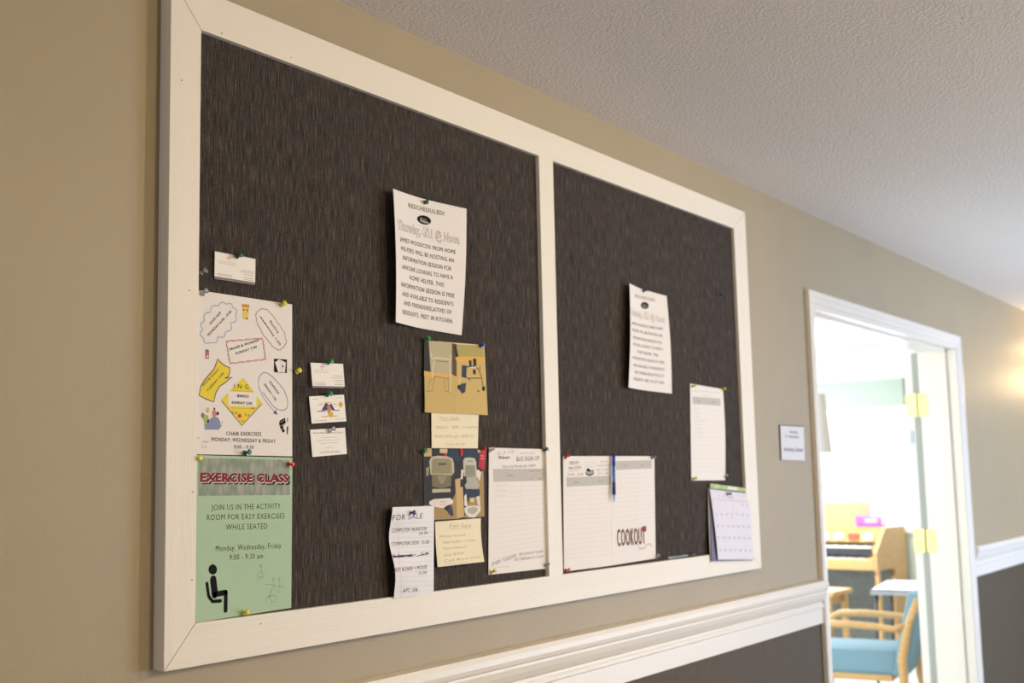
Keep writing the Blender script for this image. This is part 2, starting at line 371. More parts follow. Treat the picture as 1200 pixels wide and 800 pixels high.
class Sheet:
    """a pinned sheet: four photograph corners TL TR BR BL, d(u,v) is how far it stands off the plane y0"""
    def __init__(s, name, px, mats, depth=lambda u, v: .002, nu=10, nv=12, y0=0.0, thick=.0003, wob=None):
        s.d = depth; s.y0 = y0; s.name = name
        s.c = [onY(*p, y0-depth(u, v)) for p, (u, v) in zip(px, ((0, 0), (1, 0), (1, 1), (0, 1)))]
        s.ly = {}
        V = []; F = []
        for j in range(nv+1):
            for i in range(nu+1):
                u, v = i/nu, j/nv; x, z = s.xz(u, v)
                if wob: dx, dz = wob(u, v); x += dx; z += dz
                V.append((x, y0-depth(u, v), z))
        n = len(V); V += [(a, bb+thick, c) for a, bb, c in V]
        idx = lambda i, j: j*(nu+1)+i
        for j in range(nv):
            for i in range(nu):
                q = (idx(i, j), idx(i, j+1), idx(i+1, j+1), idx(i+1, j)); F.append(q); F.append(tuple(a+n for a in reversed(q)))
        ed = [idx(i, 0) for i in range(nu)]+[idx(nu, j) for j in range(nv)]+[idx(i, nv) for i in range(nu, 0, -1)]+[idx(0, j) for j in range(nv, 0, -1)]
        for a, c in zip(ed, ed[1:]+ed[:1]): F.append((a, c, c+n, a+n))
        ctr = Vector(((s.c[2][0]+s.c[3][0])/2, y0, (s.c[2][2]+s.c[3][2])/2)); s.ctr = ctr
        m = MB(); m.add([tuple(Vector(p)-ctr) for p in V], F)
        s.o = m.build(name, mats, smooth=False); s.o.location = ctr
        for p in s.o.data.polygons: p.use_smooth = True
        s.o.modifiers.new('es', 'EDGE_SPLIT')
    def xz(s, u, v):
        a, b_, c, d = s.c
        x = (1-u)*(1-v)*a[0]+u*(1-v)*b_[0]+u*v*c[0]+(1-u)*v*d[0]
        z = (1-u)*(1-v)*a[2]+u*(1-v)*b_[2]+u*v*c[2]+(1-u)*v*d[2]
        return x, z
    def uv(s, x, z):
        u, v = .5, .5
        for _ in range(4):
            X, Z = s.xz(u, v); h = 1e-4
            Xu, Zu = s.xz(u+h, v); Xv, Zv = s.xz(u, v+h)
            a, b_, c, d = (Xu-X)/h, (Xv-X)/h, (Zu-Z)/h, (Zv-Z)/h; det = a*d-b_*c
            ex, ez = x-X, z-Z; u += (d*ex-b_*ez)/det; v += (-c*ex+a*ez)/det
        return u, v
    def dep(s, x, z):
        u, v = s.uv(x, z); return s.d(min(max(u, 0), 1), min(max(v, 0), 1))
    def pt(s, px, py):             # photograph pixel to (x, z) on the sheet
        dd = s.d(.5, .5)
        for _ in range(5):
            p = onY(px, py, s.y0-dd); dd = s.dep(p[0], p[2])
        return np.array([p[0], p[2]])
    def layer(s, name, m, lift):
        k = (name, m.name, round(lift, 4))
        if k not in s.ly: s.ly[k] = (MB(), m, lift)
        return s.ly[k][0]
    def put(s, mb, pts2, faces, lift):
        V = [(x-s.ctr.x, s.y0-s.dep(x, z)-lift*.4-s.ctr.y, z-s.ctr.z) for x, z in pts2]
        mb.add(V, faces)
    def text(s, str_, L, R, h, m=None, bold=0, name='lettering', shear=0, lift=.0007, dx=0, dz=0, spacing=1.12):
        m = m or m_ink; Lw, Rw = s.pt(*L), s.pt(*R)
        V, F = text_mesh(str_, bold, spacing)
        if not V: return
        x0 = min(v[0] for v in V); x1 = max(v[0] for v in V)
        e = Rw-Lw; wd = math.hypot(*e); e = e/wd; up = np.array([-e[1], e[0]])
        D = float(np.dot(np.array([Lw[0], s.y0, Lw[1]])-CAM, FX)); hs = h*D/FPX/CAPH
        sx = wd/(x1-x0)
        P = [Lw + e*((x-x0)*sx + shear*y*hs) + up*(y*hs) + np.array([dx, dz]) for x, y in V]
        s.put(s.layer(name, m, lift), P, F, lift)
    def line(s, pts, wmm, m=None, name='drawn_line', closed=False, lift=.0006, seg=1):
        m = m or m_ink; P = [s.pt(*p) for p in pts]
        s.wline(P, wmm, m, name, closed, lift, seg)
    def wline(s, P, wmm, m, name, closed=False, lift=.0006, seg=1):
        if closed: P = P+[P[0]]
        if seg > 1:
            Q = []
            for a, c in zip(P, P[1:]): Q += [a+(c-a)*k/seg for k in range(seg)]
            P = Q+[P[-1]]
        V = []; n = len(P); hw = wmm/2000
        for i in range(n):
            a = P[i-1] if i else (P[-2] if closed else P[0]); c = P[i+1] if i < n-1 else (P[1] if closed else P[-1])
            t = c-a; t = t/(math.hypot(*t)+1e-12); nn = np.array([-t[1], t[0]]); V += [P[i]+nn*hw, P[i]-nn*hw]
        s.put(s.layer(name, m, lift), V, [(2*i, 2*i+1, 2*i+3, 2*i+2) for i in range(n-1)], lift)
    def poly(s, pts, m, name='printed_shape', lift=.0004):
        P = [s.pt(*p) for p in pts]
        s.put(s.layer(name, m, lift), P, [tuple(range(len(P)))], lift)
    def patch(s, q, m, name='printed_band', lift=.0004, nu=8, nv=4):
        A = [s.pt(*p) for p in q]; V = []
        for j in range(nv+1):
            for i in range(nu+1):
                u, v = i/nu, j/nv; V.append((1-u)*(1-v)*A[0]+u*(1-v)*A[1]+u*v*A[2]+(1-u)*v*A[3])
        s.put(s.layer(name, m, lift), V, [(j*(nu+1)+i, (j+1)*(nu+1)+i, (j+1)*(nu+1)+i+1, j*(nu+1)+i+1) for j in range(nv) for i in range(nu)], lift)
    def ell(s, c, rx, ry, m, name='printed_shape', lift=.0004, n=20, rot=0):
        pts = []
        for q in (.34, .67, 1.0):
            for k in range(n):
                a = 2*math.pi*k/n; x, y = q*rx*math.cos(a), q*ry*math.sin(a)
                pts.append((c[0]+x*math.cos(rot)-y*math.sin(rot), c[1]+x*math.sin(rot)+y*math.cos(rot)))
        P = [s.pt(*p) for p in [c]+pts]
        F = [(0, 1+k, 1+(k+1) % n) for k in range(n)]
        for r in (0, 1): F += [(1+r*n+k, 1+(r+1)*n+k, 1+(r+1)*n+(k+1) % n, 1+r*n+(k+1) % n) for k in range(n)]
        s.put(s.layer(name, m, lift), P, F, lift)
    def done(s, label, cat, group=None):
        tag(s.o, label, cat, group)
        for (name, _, _), (mb, m, lift) in s.ly.items():
            o = mb.build(name, m); o.parent = s.o; o['kind'] = 'stuff'
        return s.o
def Z(x0, y0, s):
    return lambda *pts: [(x0+a/s, y0+c/s) for a, c in pts]
def ink(name, rgb, rough=.6): return mat('ink_'+name, rgb, rough, spec=.12)
grey_band = ink('grey_band', (196, 190, 186)); grey_line = ink('pale_rule', (206, 198, 196)); grey_txt = ink('grey_print', (110, 104, 104)); faint = ink('pencil', (186, 172, 146))
light_print = ink('light_print', (160, 150, 146)); blue_pen = ink('blue_pen', (62, 56, 110)); maroon = ink('maroon', (140, 44, 58)); white_i = ink('white', (238, 230, 226))

# ================= white schedule of weekly activities
s = Sheet('activity_schedule', [(230.3, 339.6), (342.3, 356.6), (342.5, 534.5), (228.2, 532)], m_paper, lambda u, v: .002)
S1 = Z(225, 335, 13.333); S2 = Z(285, 345, 13.333); S3 = Z(225, 390, 13.333); S4 = Z(285, 395, 13.333); S5 = Z(225, 440, 13.333); S6 = Z(285, 450, 13.333); S7 = Z(225, 490, 6.667)
sky = ink('cloud_blue', (168, 182, 212))
def scallop(cusps, k, n=7):
    cx = sum(p[0] for p in cusps)/len(cusps); cy = sum(p[1] for p in cusps)/len(cusps); out = []
    for a, c in zip(cusps, cusps[1:]+cusps[:1]):
        mx, my = (a[0]+c[0])/2, (a[1]+c[1])/2; L = math.hypot(c[0]-a[0], c[1]-a[1]); nx, ny = -(c[1]-a[1])/L, (c[0]-a[0])/L
        if (mx-cx)*nx+(my-cy)*ny < 0: nx, ny = -nx, -ny
        for i in range(n):
            t = i/n; out.append((a[0]+(c[0]-a[0])*t+nx*k*L*math.sin(math.pi*t), a[1]+(c[1]-a[1])*t+ny*k*L*math.sin(math.pi*t)))
    return out
cusps = S1((290, 410), (415, 310), (540, 285), (635, 335), (675, 455), (600, 580), (525, 715), (400, 790)) + S3((290, 150), (175, 75)) + S1((170, 680), (200, 540))
s.line(scallop(cusps, .36), 2.0, sky, 'cloud_outline', True)
s.text('SOCK HOP', *S1((290, 608), (458, 425)), 3.0, bold=.02); s.text('MONDAY 6:00 - 8:00', *S1((258, 787), (618, 408)), 3.0, bold=.02)
mauve = ink('mauve', (176, 138, 150))
ov = S2((215, 280), (300, 222), (400, 265), (510, 400), (630, 580), (670, 730)) + S4((650, 120), (570, 200), (450, 130), (350, 0)) + S2((330, 650), (235, 480), (200, 350))
def smooth_loop(P, n=8, jit=0):
    out = []; N = len(P)
    for i in range(N):
        p0, p1, p2, p3 = P[i-1], P[i], P[(i+1) % N], P[(i+2) % N]
        for k in range(n):
            t = k/n; q = []
            for a in (0, 1):
                q.append(.5*((2*p1[a])+(-p0[a]+p2[a])*t+(2*p0[a]-5*p1[a]+4*p2[a]-p3[a])*t*t+(-p0[a]+3*p1[a]-3*p2[a]+p3[a])*t**3)+random.uniform(-jit, jit))
            out.append(tuple(q))
    return out
s.line(smooth_loop(ov, 6, .55), 1.5, mauve, 'wavy_oval', True)
s.text('Euchre', *S2((412, 425), (540, 610)), 2.9, bold=.02); s.text('wednesday 1:00', (S2((258, 350))[0]), (S4((572, 132))[0]), 2.6, bold=.02)
red = ink('frame_red', (206, 132, 126))
rq = [S3((530, 125))[0], S4((295, 12))[0], S4((345, 340))[0], S3((585, 475))[0]]
def wavy(P, n, a):
    out = []
    for p, q in zip(P, P[1:]+P[:1]):
        L = math.hypot(q[0]-p[0], q[1]-p[1]); nx, ny = -(q[1]-p[1])/L, (q[0]-p[0])/L
        for i in range(n): t = i/n; k = a*math.sin(i*2.1); out.append((p[0]+(q[0]-p[0])*t+nx*k, p[1]+(q[1]-p[1])*t+ny*k))
    return out
s.line(wavy(rq, 14, .6), 1.2, red, 'wavy_border', True); s.line(wavy([(a+.7, c+.7) for a, c in rq], 17, .6), 1.0, red, 'wavy_border', True, .0009)
s.text('PRAISE & WORSHIP', S3((590, 278))[0], S4((250, 60))[0], 2.8, bold=.02); s.text('SUNDAY 5:00', S3((682, 340))[0], S4((215, 165))[0], 2.8, bold=.02)
yel = ink('yellow', (236, 212, 70)); purp = ink('purple_grey', (118, 92, 112))
rib = S3((405, 400), (470, 480), (590, 540), (565, 685), (515, 708), (625, 688), (500, 790)) + S5((430, 165), (370, 275), (340, 410), (230, 370), (110, 308), (135, 170)) + S3((200, 730), (345, 560))
rib = [rib[0]] + S3((430, 440)) + rib[1:2] + S3((525, 518)) + rib[2:3] + S3((588, 620)) + rib[3:]
s.poly(rib, yel, 'ribbon_shape'); s.line(rib, 2.0, purp, 'ribbon_outline', True)
s.text('MOVIE NIGHT', *S5((178, 170), (178, 170))[:1], S3((425, 575))[0], 2.7, bold=.01, lift=.0009); s.text('TUESDAY 6:00', S5((240, 258))[0], S3((498, 640))[0], 2.9, bold=.01, lift=.0009)
dm = [S5((800, 30))[0], S6((290, 290))[0], S5((780, 770))[0], S5((455, 375))[0]]
s.poly(dm, yel, 'diamond_card'); s.line([S5((458, 390))[0], S5((780, 780))[0], S6((292, 305))[0]], 1.6, purp, 'diamond_shadow')
s.patch([(267, 458.4), (300.5, 460), (300.3, 476.5), (267.5, 475.5)], m_paper, 'white_label', .0006, 4, 2)
s.text('BINGO', (278, 465.2), (291.5, 465.8), 3.0, bold=.04, lift=.001); s.text('SUNDAY 2:00', (271.2, 472.8), (295, 474), 2.9, bold=.04, lift=.001)
s.text('I N G', (274.0, 454.6), (291.0, 455.7), 5.2, lift=.001)
s.text('58   56', (271, 484.2), (293, 487.8), 2.6, m=grey_txt, lift=.001); s.text('18', (280.5, 494), (285.5, 494.5), 2.3, m=grey_txt, lift=.001)
s.ell((280.6, 487.2), 2.3, 2.4, ink('dauber_red', (226, 86, 48)), 'red_dot', .0011); s.line([(294, 478), (299, 478.3)], 1.6, ink('dauber_red', (226, 86, 48)), 'red_dot', lift=.0011)
for yy in (457.4, 477.8): s.line([(272, yy), (296, yy+1.2)], .5, ink('gold_rule', (170, 150, 60)), 'gold_rule', lift=.001)
vio = ink('violet', (92, 84, 150))
ovl = S4((235, 700), (250, 620), (320, 552), (430, 595), (600, 775)) + S6((650, 120), (692, 260), (680, 370), (600, 408), (480, 355), (390, 240), (300, 110))
sp = []
for a, c, d_, e_ in zip([ovl[0]]+ovl, ovl, ovl[1:], ovl[2:]+[ovl[-1]]):
    for k in range(6):
        t_ = k/6; sp.append(tuple(.5*(2*c[i]+(-a[i]+d_[i])*t_+(2*a[i]-5*c[i]+4*d_[i]-e_[i])*t_*t_+(-a[i]+3*c[i]-3*d_[i]+e_[i])*t_**3) for i in (0, 1)))
s.line(sp, 1.1, vio, 'oval_arrow'); s.line([ovl[0]]+S6((245, 60), (320, 215), (400, 330), (490, 425)), .9, vio, 'oval_arrow')
s.poly(S6((505, 400), (540, 480), (465, 455)), vio, 'oval_arrow')
s.text('DOMINOS', S4((405, 705))[0], S6((545, 160))[0], 2.8, bold=.02); s.text('FRIDAY 1:00', S4((322, 745))[0], S6((502, 265))[0], 2.8, bold=.02)
s.patch(S4((480, 335), (682, 348), (680, 560), (480, 545)), m_ink, 'playing_card_picture', .0004, 1, 1)
s.poly(S4((495, 390), (560, 345), (650, 385), (580, 545), (545, 545)), white_i, 'playing_card', .0006); s.poly(S4((560, 345), (665, 395), (650, 552), (580, 545)), ink('card_white', (232, 222, 218)), 'playing_card_front', .0009)
s.ell(S4((615, 455))[0], .9, 1.2, m_ink, 'playing_card_pip', .0014, 8)
blk = m_ink
s.poly(S6((570, 570), (650, 525), (665, 600), (620, 650), (650, 740), (620, 760), (585, 700), (560, 620)), blk, 'domino_picture'); s.poly(S6((680, 670), (705, 655), (695, 785), (680, 780)), blk, 'domino_picture')
s.line(S6((580, 600), (640, 560)), .5, white_i, 'domino_gap', lift=.0008); s.line(S6((575, 660), (630, 620)), .5, white_i, 'domino_gap', lift=.0008); s.line(S6((590, 710), (640, 680)), .5, white_i, 'domino_gap', lift=.0008)
s.poly(S6((680, 530), (705, 525), (700, 590), (680, 590)), ink('dusky_red', (190, 140, 140)), 'domino_picture')
# two seated figures, popcorn box and a drink can as tiny clip art
s.poly(S5((150, 620), (190, 600), (250, 620), (260, 700), (240, 760), (200, 760)), ink('clip_green', (172, 184, 110)), 'figure_picture')
s.ell(S5((243, 545))[0], 1.9, 2.6, ink('clip_skin', (214, 166, 132)), 'figure_picture', .0006); s.ell(S5((248, 515))[0], 1.5, 1.0, ink('clip_blonde', (214, 196, 90)), 'figure_picture', .0008)
s.ell(S5((165, 620))[0], 1.8, 3.0, ink('clip_slate', (110, 124, 118)), 'figure_picture', .0005)
s.poly(S5((280, 680), (330, 640), (400, 650), (440, 720), (450, 800), (420, 845), (200, 845), (190, 760), (260, 740)), ink('clip_blue', (138, 148, 184)), 'figure_picture', .0006)
s.poly(S5((310, 560), (350, 530), (395, 590), (370, 640), (320, 640)), ink('clip_pink', (206, 140, 122)), 'figure_picture', .0007)
s.ell(S5((400, 590))[0], 1.4, 2.2, ink('clip_brown', (70, 44, 40)), 'figure_picture', .0009); s.ell(S5((348, 520))[0], .9, 1.5, ink('clip_brown', (70, 44, 40)), 'figure_picture', .0009)
s.poly(S5((235, 690), (270, 680), (260, 740), (235, 740)), ink('clip_brown', (70, 44, 40)), 'figure_picture', .0009)
s.line(S5((450, 800), (478, 710)), .6, ink('clip_brown', (70, 44, 40)), 'figure_picture')
s.patch([(283.5, 357), (291.8, 358), (291, 375), (284.5, 373.5)], ink('popcorn_yellow', (232, 200, 116)), 'popcorn_picture', .0004, 1, 1)
s.patch([(283.2, 356), (292, 357), (292, 360.3), (283.2, 359.3)], ink('popcorn_orange', (216, 140, 70)), 'popcorn_picture', .0006, 1, 1)
for c_ in ((285.6, 363), (289.6, 363.4), (289.2, 373)): s.ell(c_, .8, 1.0, m_ink, 'popcorn_picture', .0008, 8)
s.patch([(240.4, 410), (245, 410.5), (244.8, 420.5), (240.3, 420)], ink('can_red', (186, 124, 112)), 'drink_picture', .0004, 1, 1); s.patch([(241, 409.2), (244.4, 409.6), (244.2, 412), (241, 411.6)], ink('can_grey', (110, 116, 130)), 'drink_picture', .0006, 1, 1)
s.ell((242.8, 417.6), 1.2, 1.3, white_i, 'drink_picture', .0007, 8)
s.text('CHAIR EXERCISES', *S7((265, 133), (540, 138)), 4.4, bold=.012); s.text('MONDAY, WEDNESDAY & FRIDAY', *S7((152, 178), (652, 193)), 4.4, bold=.012); s.text('9:00 - 9:30', *S7((327, 235), (480, 239)), 4.0, bold=.012)
s.text('a', *S7((40, 160), (58, 160)), 2.6, m=light_print); s.text('-the', *S7((70, 190), (128, 192)), 3, m=light_print, shear=.2); s.text('12', *S7((75, 232), (110, 232)), 3, m=light_print, shear=.2)
s.done('white weekly activity schedule with a yellow bingo diamond, above the green exercise flyer', 'flyer')

# ================= green exercise class flyer
m_gp = mat('green_paper', (172, 198, 168), .65, spec=.3)
s = Sheet('exercise_flyer', [(228.2, 533), (342.8, 536), (341.3, 712), (229.3, 729.3)], m_gp, lambda u, v: .0035)
def band_mat():
    m = bpy.data.materials.new('woven_band'); m.use_nodes = True; nt = m.node_tree; b_ = nt.nodes['Principled BSDF']; b_.inputs['Roughness'].default_value = .65
    tc = nt.nodes.new('ShaderNodeTexCoord'); mp = nt.nodes.new('ShaderNodeMapping'); mp.inputs['Rotation'].default_value = (0, math.radians(40), 0); mp.inputs['Scale'].default_value = (1, 1, .45)
    v = nt.nodes.new('ShaderNodeTexVoronoi'); v.inputs['Scale'].default_value = 95; r = nt.nodes.new('ShaderNodeValToRGB')
    r.color_ramp.elements[0].color = lin((176, 168, 158)); r.color_ramp.elements[1].color = lin((126, 142, 124)); r.color_ramp.elements[1].position = .8
    nt.links.new(tc.outputs['Object'], mp.inputs[0]); nt.links.new(mp.outputs[0], v.inputs['Vector']); nt.links.new(v.outputs['Distance'], r.inputs[0]); nt.links.new(r.outputs[0], b_.inputs['Base Color']); return m
s.patch(S7((50, 308), (758, 325), (765, 598), (50, 606)), band_mat(), 'title_band')
s.text('EXERCISE CLASS', *S7((66, 497), (762, 504)), 9.6, m=m_ink, bold=.075, lift=.0007, dx=.0016, dz=-.0022, name='title_shadow')
s.text('EXERCISE CLASS', *S7((62, 494), (752, 499)), 9.6, m=white_i, bold=.072, lift=.0010, dx=.0006, dz=-.001, name='title_edge')
s.text('EXERCISE CLASS', *S7((62, 493), (752, 497)), 9.4, m=maroon, bold=.06, lift=.0013, name='title')
dg = ink('dark_green_print', (58, 66, 48))
s.text('JOIN US IN THE ACTIVITY', *S7((150, 718), (690, 704)), 6.4, m=dg, bold=-.002); s.text('ROOM FOR EASY EXERCISES', *S7((115, 795), (722, 782)), 6.4, m=dg, bold=-.002)
S8 = Z(225, 610, 6.667)
s.text('WHILE SEATED', *S8((265, 72), (587, 62)), 6.4, m=dg, bold=-.002)
s.text('Monday, Wednesday, Friday', *S8((185, 238), (695, 212)), 6.3, m=dg); s.text('9:00 - 9:30 am', *S8((292, 306), (553, 294)), 6.2, m=dg)
s.ell(S8((162, 380))[0], 5.0, 6.0, m_ink, 'seated_figure')
def capsule(sh_, pts, r, m, name):
    P = [sh_.pt(*p) for p in pts]; sh_.wline(P, r*2000, m, name, lift=.0006, seg=3)
    for p in P:
        V = [p+np.array([r*math.cos(a*math.pi/8), r*math.sin(a*math.pi/8)]) for a in range(16)]; sh_.put(sh_.layer(name, m, .0006), V, [tuple(range(16))], .00065)
k_ = 1/680/6.667*1.1
capsule(s, S8((165, 458), (178, 575)), .0066, m_ink, 'seated_figure'); capsule(s, S8((178, 575), (262, 560)), .0047, m_ink, 'seated_figure'); capsule(s, S8((264, 560), (262, 700)), .0040, m_ink, 'seated_figure')
capsule(s, S8((116, 490), (130, 590), (160, 630), (222, 625)), .0030, m_ink, 'seated_figure')
gp = ink('sketch_green', (124, 142, 116))
for L in (S8((535, 340), (545, 400), (515, 410), (505, 470)), S8((545, 390), (555, 440), (530, 450), (520, 468)), S8((515, 440), (552, 436)), S8((570, 500), (625, 495), (650, 510), (715, 520)),
          S8((635, 450), (640, 500), (612, 560), (610, 600)), S8((680, 445), (685, 520), (660, 560), (690, 556)), S8((575, 640), (580, 600), (640, 580), (655, 600), (650, 630), (610, 640)), S8((610, 600), (625, 640)), S8((650, 510), (640, 545))):
    s.line(L, .6, gp, 'sketched_figures')
for c_, r_ in (((538, 350), 1.4), ((632, 455), 1.6), ((682, 450), 1.4), ((600, 590), 1.4)):
    p_ = S8(c_)[0]; s.line([(p_[0]+r_*math.cos(k*.785), p_[1]+r_*math.sin(k*.785)) for k in range(8)], .5, gp, 'sketched_figures', True)
s.done('pale green exercise class flyer with a black seated figure, bottom left of the board', 'flyer')

# ================= the two copies of the meeting flyer
def flyer(px, dfun, L, label, mm, soft, day):
    s = Sheet('meeting_flyer', px, m_paper, dfun, 32, 20)
    t1, t2 = mm
    for (st, a, c, h, m, bd, sh_) in L:
        if bd == 'outline':
            s.text(st, a, c, h, m=t2, bold=.042, name='title', lift=.0007, spacing=1.0); s.text(st, a, c, h, m=white_i, bold=.010, name='title_fill', lift=.0011, spacing=1.0)
        else: s.text(st, a, c, h, m=m, bold=bd)
    return s
F1 = Z(455, 215, 8); F2 = Z(455, 300, 8)
ink1 = ink('flyer_print', (52, 45, 44)); ink2 = ink('flyer_print_soft', (92, 82, 78))
def fl_d(u, v): return .004 + .024*max(0, .52-u)**1.6*2.2 + .010*max(0, u-.55)**1.5 + .004*math.sin(v*math.pi)
L1 = [('RESCHEDULED!', *F1((190, 222), (528, 300)), 5.0, ink('title_grey', (124, 116, 110)), .03, 0),
      ('Thursday, 4/21 @ Noon', *F1((88, 420), (668, 566)), 10.5, None, 'outline', 0),
      ('JAMES WOODCOX FROM HOME', *F1((108, 535), (630, 662)), 4.9, ink1, .014, 0), ('HELPERS WILL BE HOSTING AN', *F1((120, 622), (615, 740)), 4.9, ink1, .014, 0),
      ('INFORMATION SESSION FOR', *F2((137, 32), (592, 138)), 4.9, ink1, .014, 0), ('ANYONE LOOKING TO HAVE A', *F2((130, 118), (605, 220)), 4.9, ink1, .014, 0),
      ('HOME HELPER. THIS', *F2((200, 218), (520, 290)), 4.9, ink1, .014, 0), ('INFORMATION SESSION IS FREE', *F2((122, 282), (618, 390)), 4.9, ink1, .014, 0),
      ('AND AVAILABLE TO RESIDENTS', *F2((130, 370), (610, 470)), 4.9, ink1, .014, 0), ('AND FRIENDS/RELATIVES OF', *F2((145, 456), (592, 545)), 4.9, ink1, .014, 0),
      ('RESIDENTS. MEET IN KITCHEN.', *F2((133, 540), (606, 630)), 4.9, ink1, .014, 0)]
s = flyer([(460.8, 221), (546.8, 244.6), (541, 392.6), (463.9, 377.2)], fl_d, L1, '', (ink1, ink('outline_grey', (128, 118, 116))), 0, 0)
s.ell(F1((335, 342))[0], 8.4, 5.2, m_ink, 'black_oval', .0006, 24, .3)
s.text('Home', *F1((300, 332), (358, 348)), 2.2, m=white_i, lift=.001, name='oval_lettering', shear=.2); s.text('Helpers', *F1((298, 356), (380, 378)), 3.0, m=white_i, bold=.02, lift=.001, name='oval_lettering')
s.line(F1((275, 388), (385, 412)), .4, light_print, 'small_print')
s.done('large white meeting flyer reading Thursday 4/21 at Noon, curling out in the left panel', 'flyer')
G1 = Z(730, 325, 12.308); G2 = Z(720, 320, 5.3375)
L2 = [('RESCHEDULED!', *G1((175, 282), (465, 350)), 3.6, light_print, .03, 0), ('Thursday, 4/21 @ Noon', *G1((115, 530), (600, 652)), 7.6, None, 'outline', 0),
      ('JAMES WOODCOX FROM HOME', *G2((108, 318), (302, 358)), 3.3, ink2, .006, 0), ('HELPERS WILL BE HOSTING AN', *G2((112, 360), (300, 400)), 3.3, ink2, .006, 0),
      ('INFORMATION SESSION FOR', *G2((118, 408), (296, 444)), 3.3, ink2, .006, 0), ('ANYONE LOOKING TO HAVE A', *G2((116, 450), (302, 484)), 3.3, ink2, .006, 0),
      ('HOME HELPER. THIS', *G2((144, 498), (272, 522)), 3.3, ink2, .006, 0), ('INFORMATION SESSION IS FREE', *G2((114, 534), (312, 568)), 3.3, ink2, .006, 0),
      ('AND AVAILABLE TO RESIDENTS', *G2((118, 580), (312, 612)), 3.3, ink2, .006, 0), ('AND FRIENDS/RELATIVES OF', *G2((126, 625), (308, 652)), 3.3, ink2, .006, 0), ('RESIDENTS. MEET IN KITCHEN.', *G2((120, 668), (314, 694)), 3.3, ink2, .006, 0)]
def fl_d2(u, v): return .004 + .026*max(0, .42-u)**1.5*2.0 + .012*max(0, u-.5)**1.5 + .004*math.sin(v*math.pi)
s = flyer([(737.8, 331.8), (781.2, 346.7), (787.4, 461), (736.6, 453.8)], fl_d2, L2, '', (ink2, ink('outline_pale', (176, 166, 162))), 0, 0)
s.ell(G1((314, 404))[0], 4.7, 4.0, ink('oval_dark', (52, 50, 50)), 'black_oval', .0006, 24, .3)
s.text('Home', *G1((290, 402), (330, 412)), 1.4, m=white_i, lift=.001, name='oval_lettering'); s.text('Helpers', *G1((285, 424), (350, 440)), 1.6, m=white_i, lift=.001, name='oval_lettering')
s.done('smaller-looking copy of the white meeting flyer, hanging alone in the middle of the right panel', 'flyer')

# ================= business cards
cream_card = mat('card_stock', (238, 230, 222), .5)
lilac = mat('lilac_card_edge', (112, 96, 112), .5)
def card(name, px, label, d=.003, stack=None, matc=cream_card, tilt=0):
    s = Sheet(name, px, matc, lambda u, v: d+tilt*v, 4, 4, thick=.0005)
    if stack:
        a = [onY(*p, -(d)+.0012) for p in stack]; a = [Vector(p)-s.ctr for p in a]
        MB().prism(a, (0, max(.0005, d-.0022), 0)).build('card_stack', lilac).parent = s.o
    return s
K = Z(225, 280, 10)
s = card('business_card', [(251.8, 294.6), (299.4, 303.6), (299, 331), (251.4, 323.4)], '', .004, [(251.6, 293.6), (299.5, 302.6), (299.0, 334), (251.3, 326.6)])
rdx = ink('logo_red', (178, 66, 58))
def diam(s, c, r):
    for dx_, dy_ in ((-1, 0), (1, 0), (0, -1), (0, 1)):
        ax, ay = c[0]+dx_*r*.62, c[1]+dy_*r*.62
        s.poly([(ax-r*(.55 if dx_ else .16), ay), (ax, ay-r*(.16 if dx_ else .55)), (ax+r*(.55 if dx_ else .16), ay), (ax, ay+r*(.16 if dx_ else .55))], rdx, 'red_emblem', .0006)
diam(s, (268.3, 302.3), 3.0)
for a, c in (((255, 305.2), (276, 308.7)), ((255, 307.6), (277, 311))): s.line([a, c], .5, light_print, 'small_print')
for a, c in (((254.5, 320.0), (272, 323.2)), ((254.5, 321.6), (272, 324.6)), ((284, 316.2), (297, 318.6)), ((280.5, 317.8), (297, 320.8)), ((286, 321.4), (296.5, 323.4)), ((285, 324.6), (296.5, 326.8)), ((286, 327.2), (296.5, 329.2))):
    s.line([a, c], .55, grey_txt, 'small_print')
s.done('white business card with a small red emblem, alone near the top left of the board', 'business card', 'business cards')
s = card('business_card', [(364, 424.8), (402, 426.2), (404, 452.8), (366.3, 451.8)], '', .007, [(364, 425), (402, 426.4), (403, 454.8), (366.2, 454.2)])
diam(s, (377.4, 429.8), 2.7)
for a, c in (((367.5, 433.2), (384, 434.2)), ((367.8, 435.8), (384.5, 436.8))): s.line([a, c], .5, light_print, 'small_print')
for a, c in (((368, 448), (382, 449)), ((368, 450), (382, 450.8)), ((390.8, 440), (401.5, 440.6)), ((388, 442.4), (401.6, 443)), ((392, 445.2), (402, 445.8)), ((393, 447.8), (402, 448.2)), ((392, 450.4), (402.2, 450.8))):
    s.line([a, c], .55, grey_txt, 'small_print')
s.done('top white business card of the column of three, red emblem, with a stack behind', 'business card', 'business cards')
K3 = Z(360, 455, 9.41)
s = card('business_card', K3((20, 88), (405, 68), (432, 362), (50, 388)), '', .004)
pv = ink('card_violet', (96, 62, 126)); gd = ink('card_gold', (222, 180, 70))
s.poly(K3((155, 245), (205, 155), (240, 180), (225, 240)), pv, 'violet_emblem'); s.poly(K3((245, 180), (265, 165), (305, 238), (270, 240)), pv, 'violet_emblem')
s.line(K3((108, 255), (200, 250)), 1.4, pv, 'violet_emblem'); s.line(K3((290, 242), (357, 240)), 1.4, pv, 'violet_emblem')
s.poly(K3((215, 190), (250, 185), (262, 240), (245, 280), (225, 270)), ink('card_tan', (190, 142, 96)), 'tan_emblem', .0007); s.ell(K3((258, 285))[0], 3.0, 3.4, gd, 'gold_emblem', .0009)
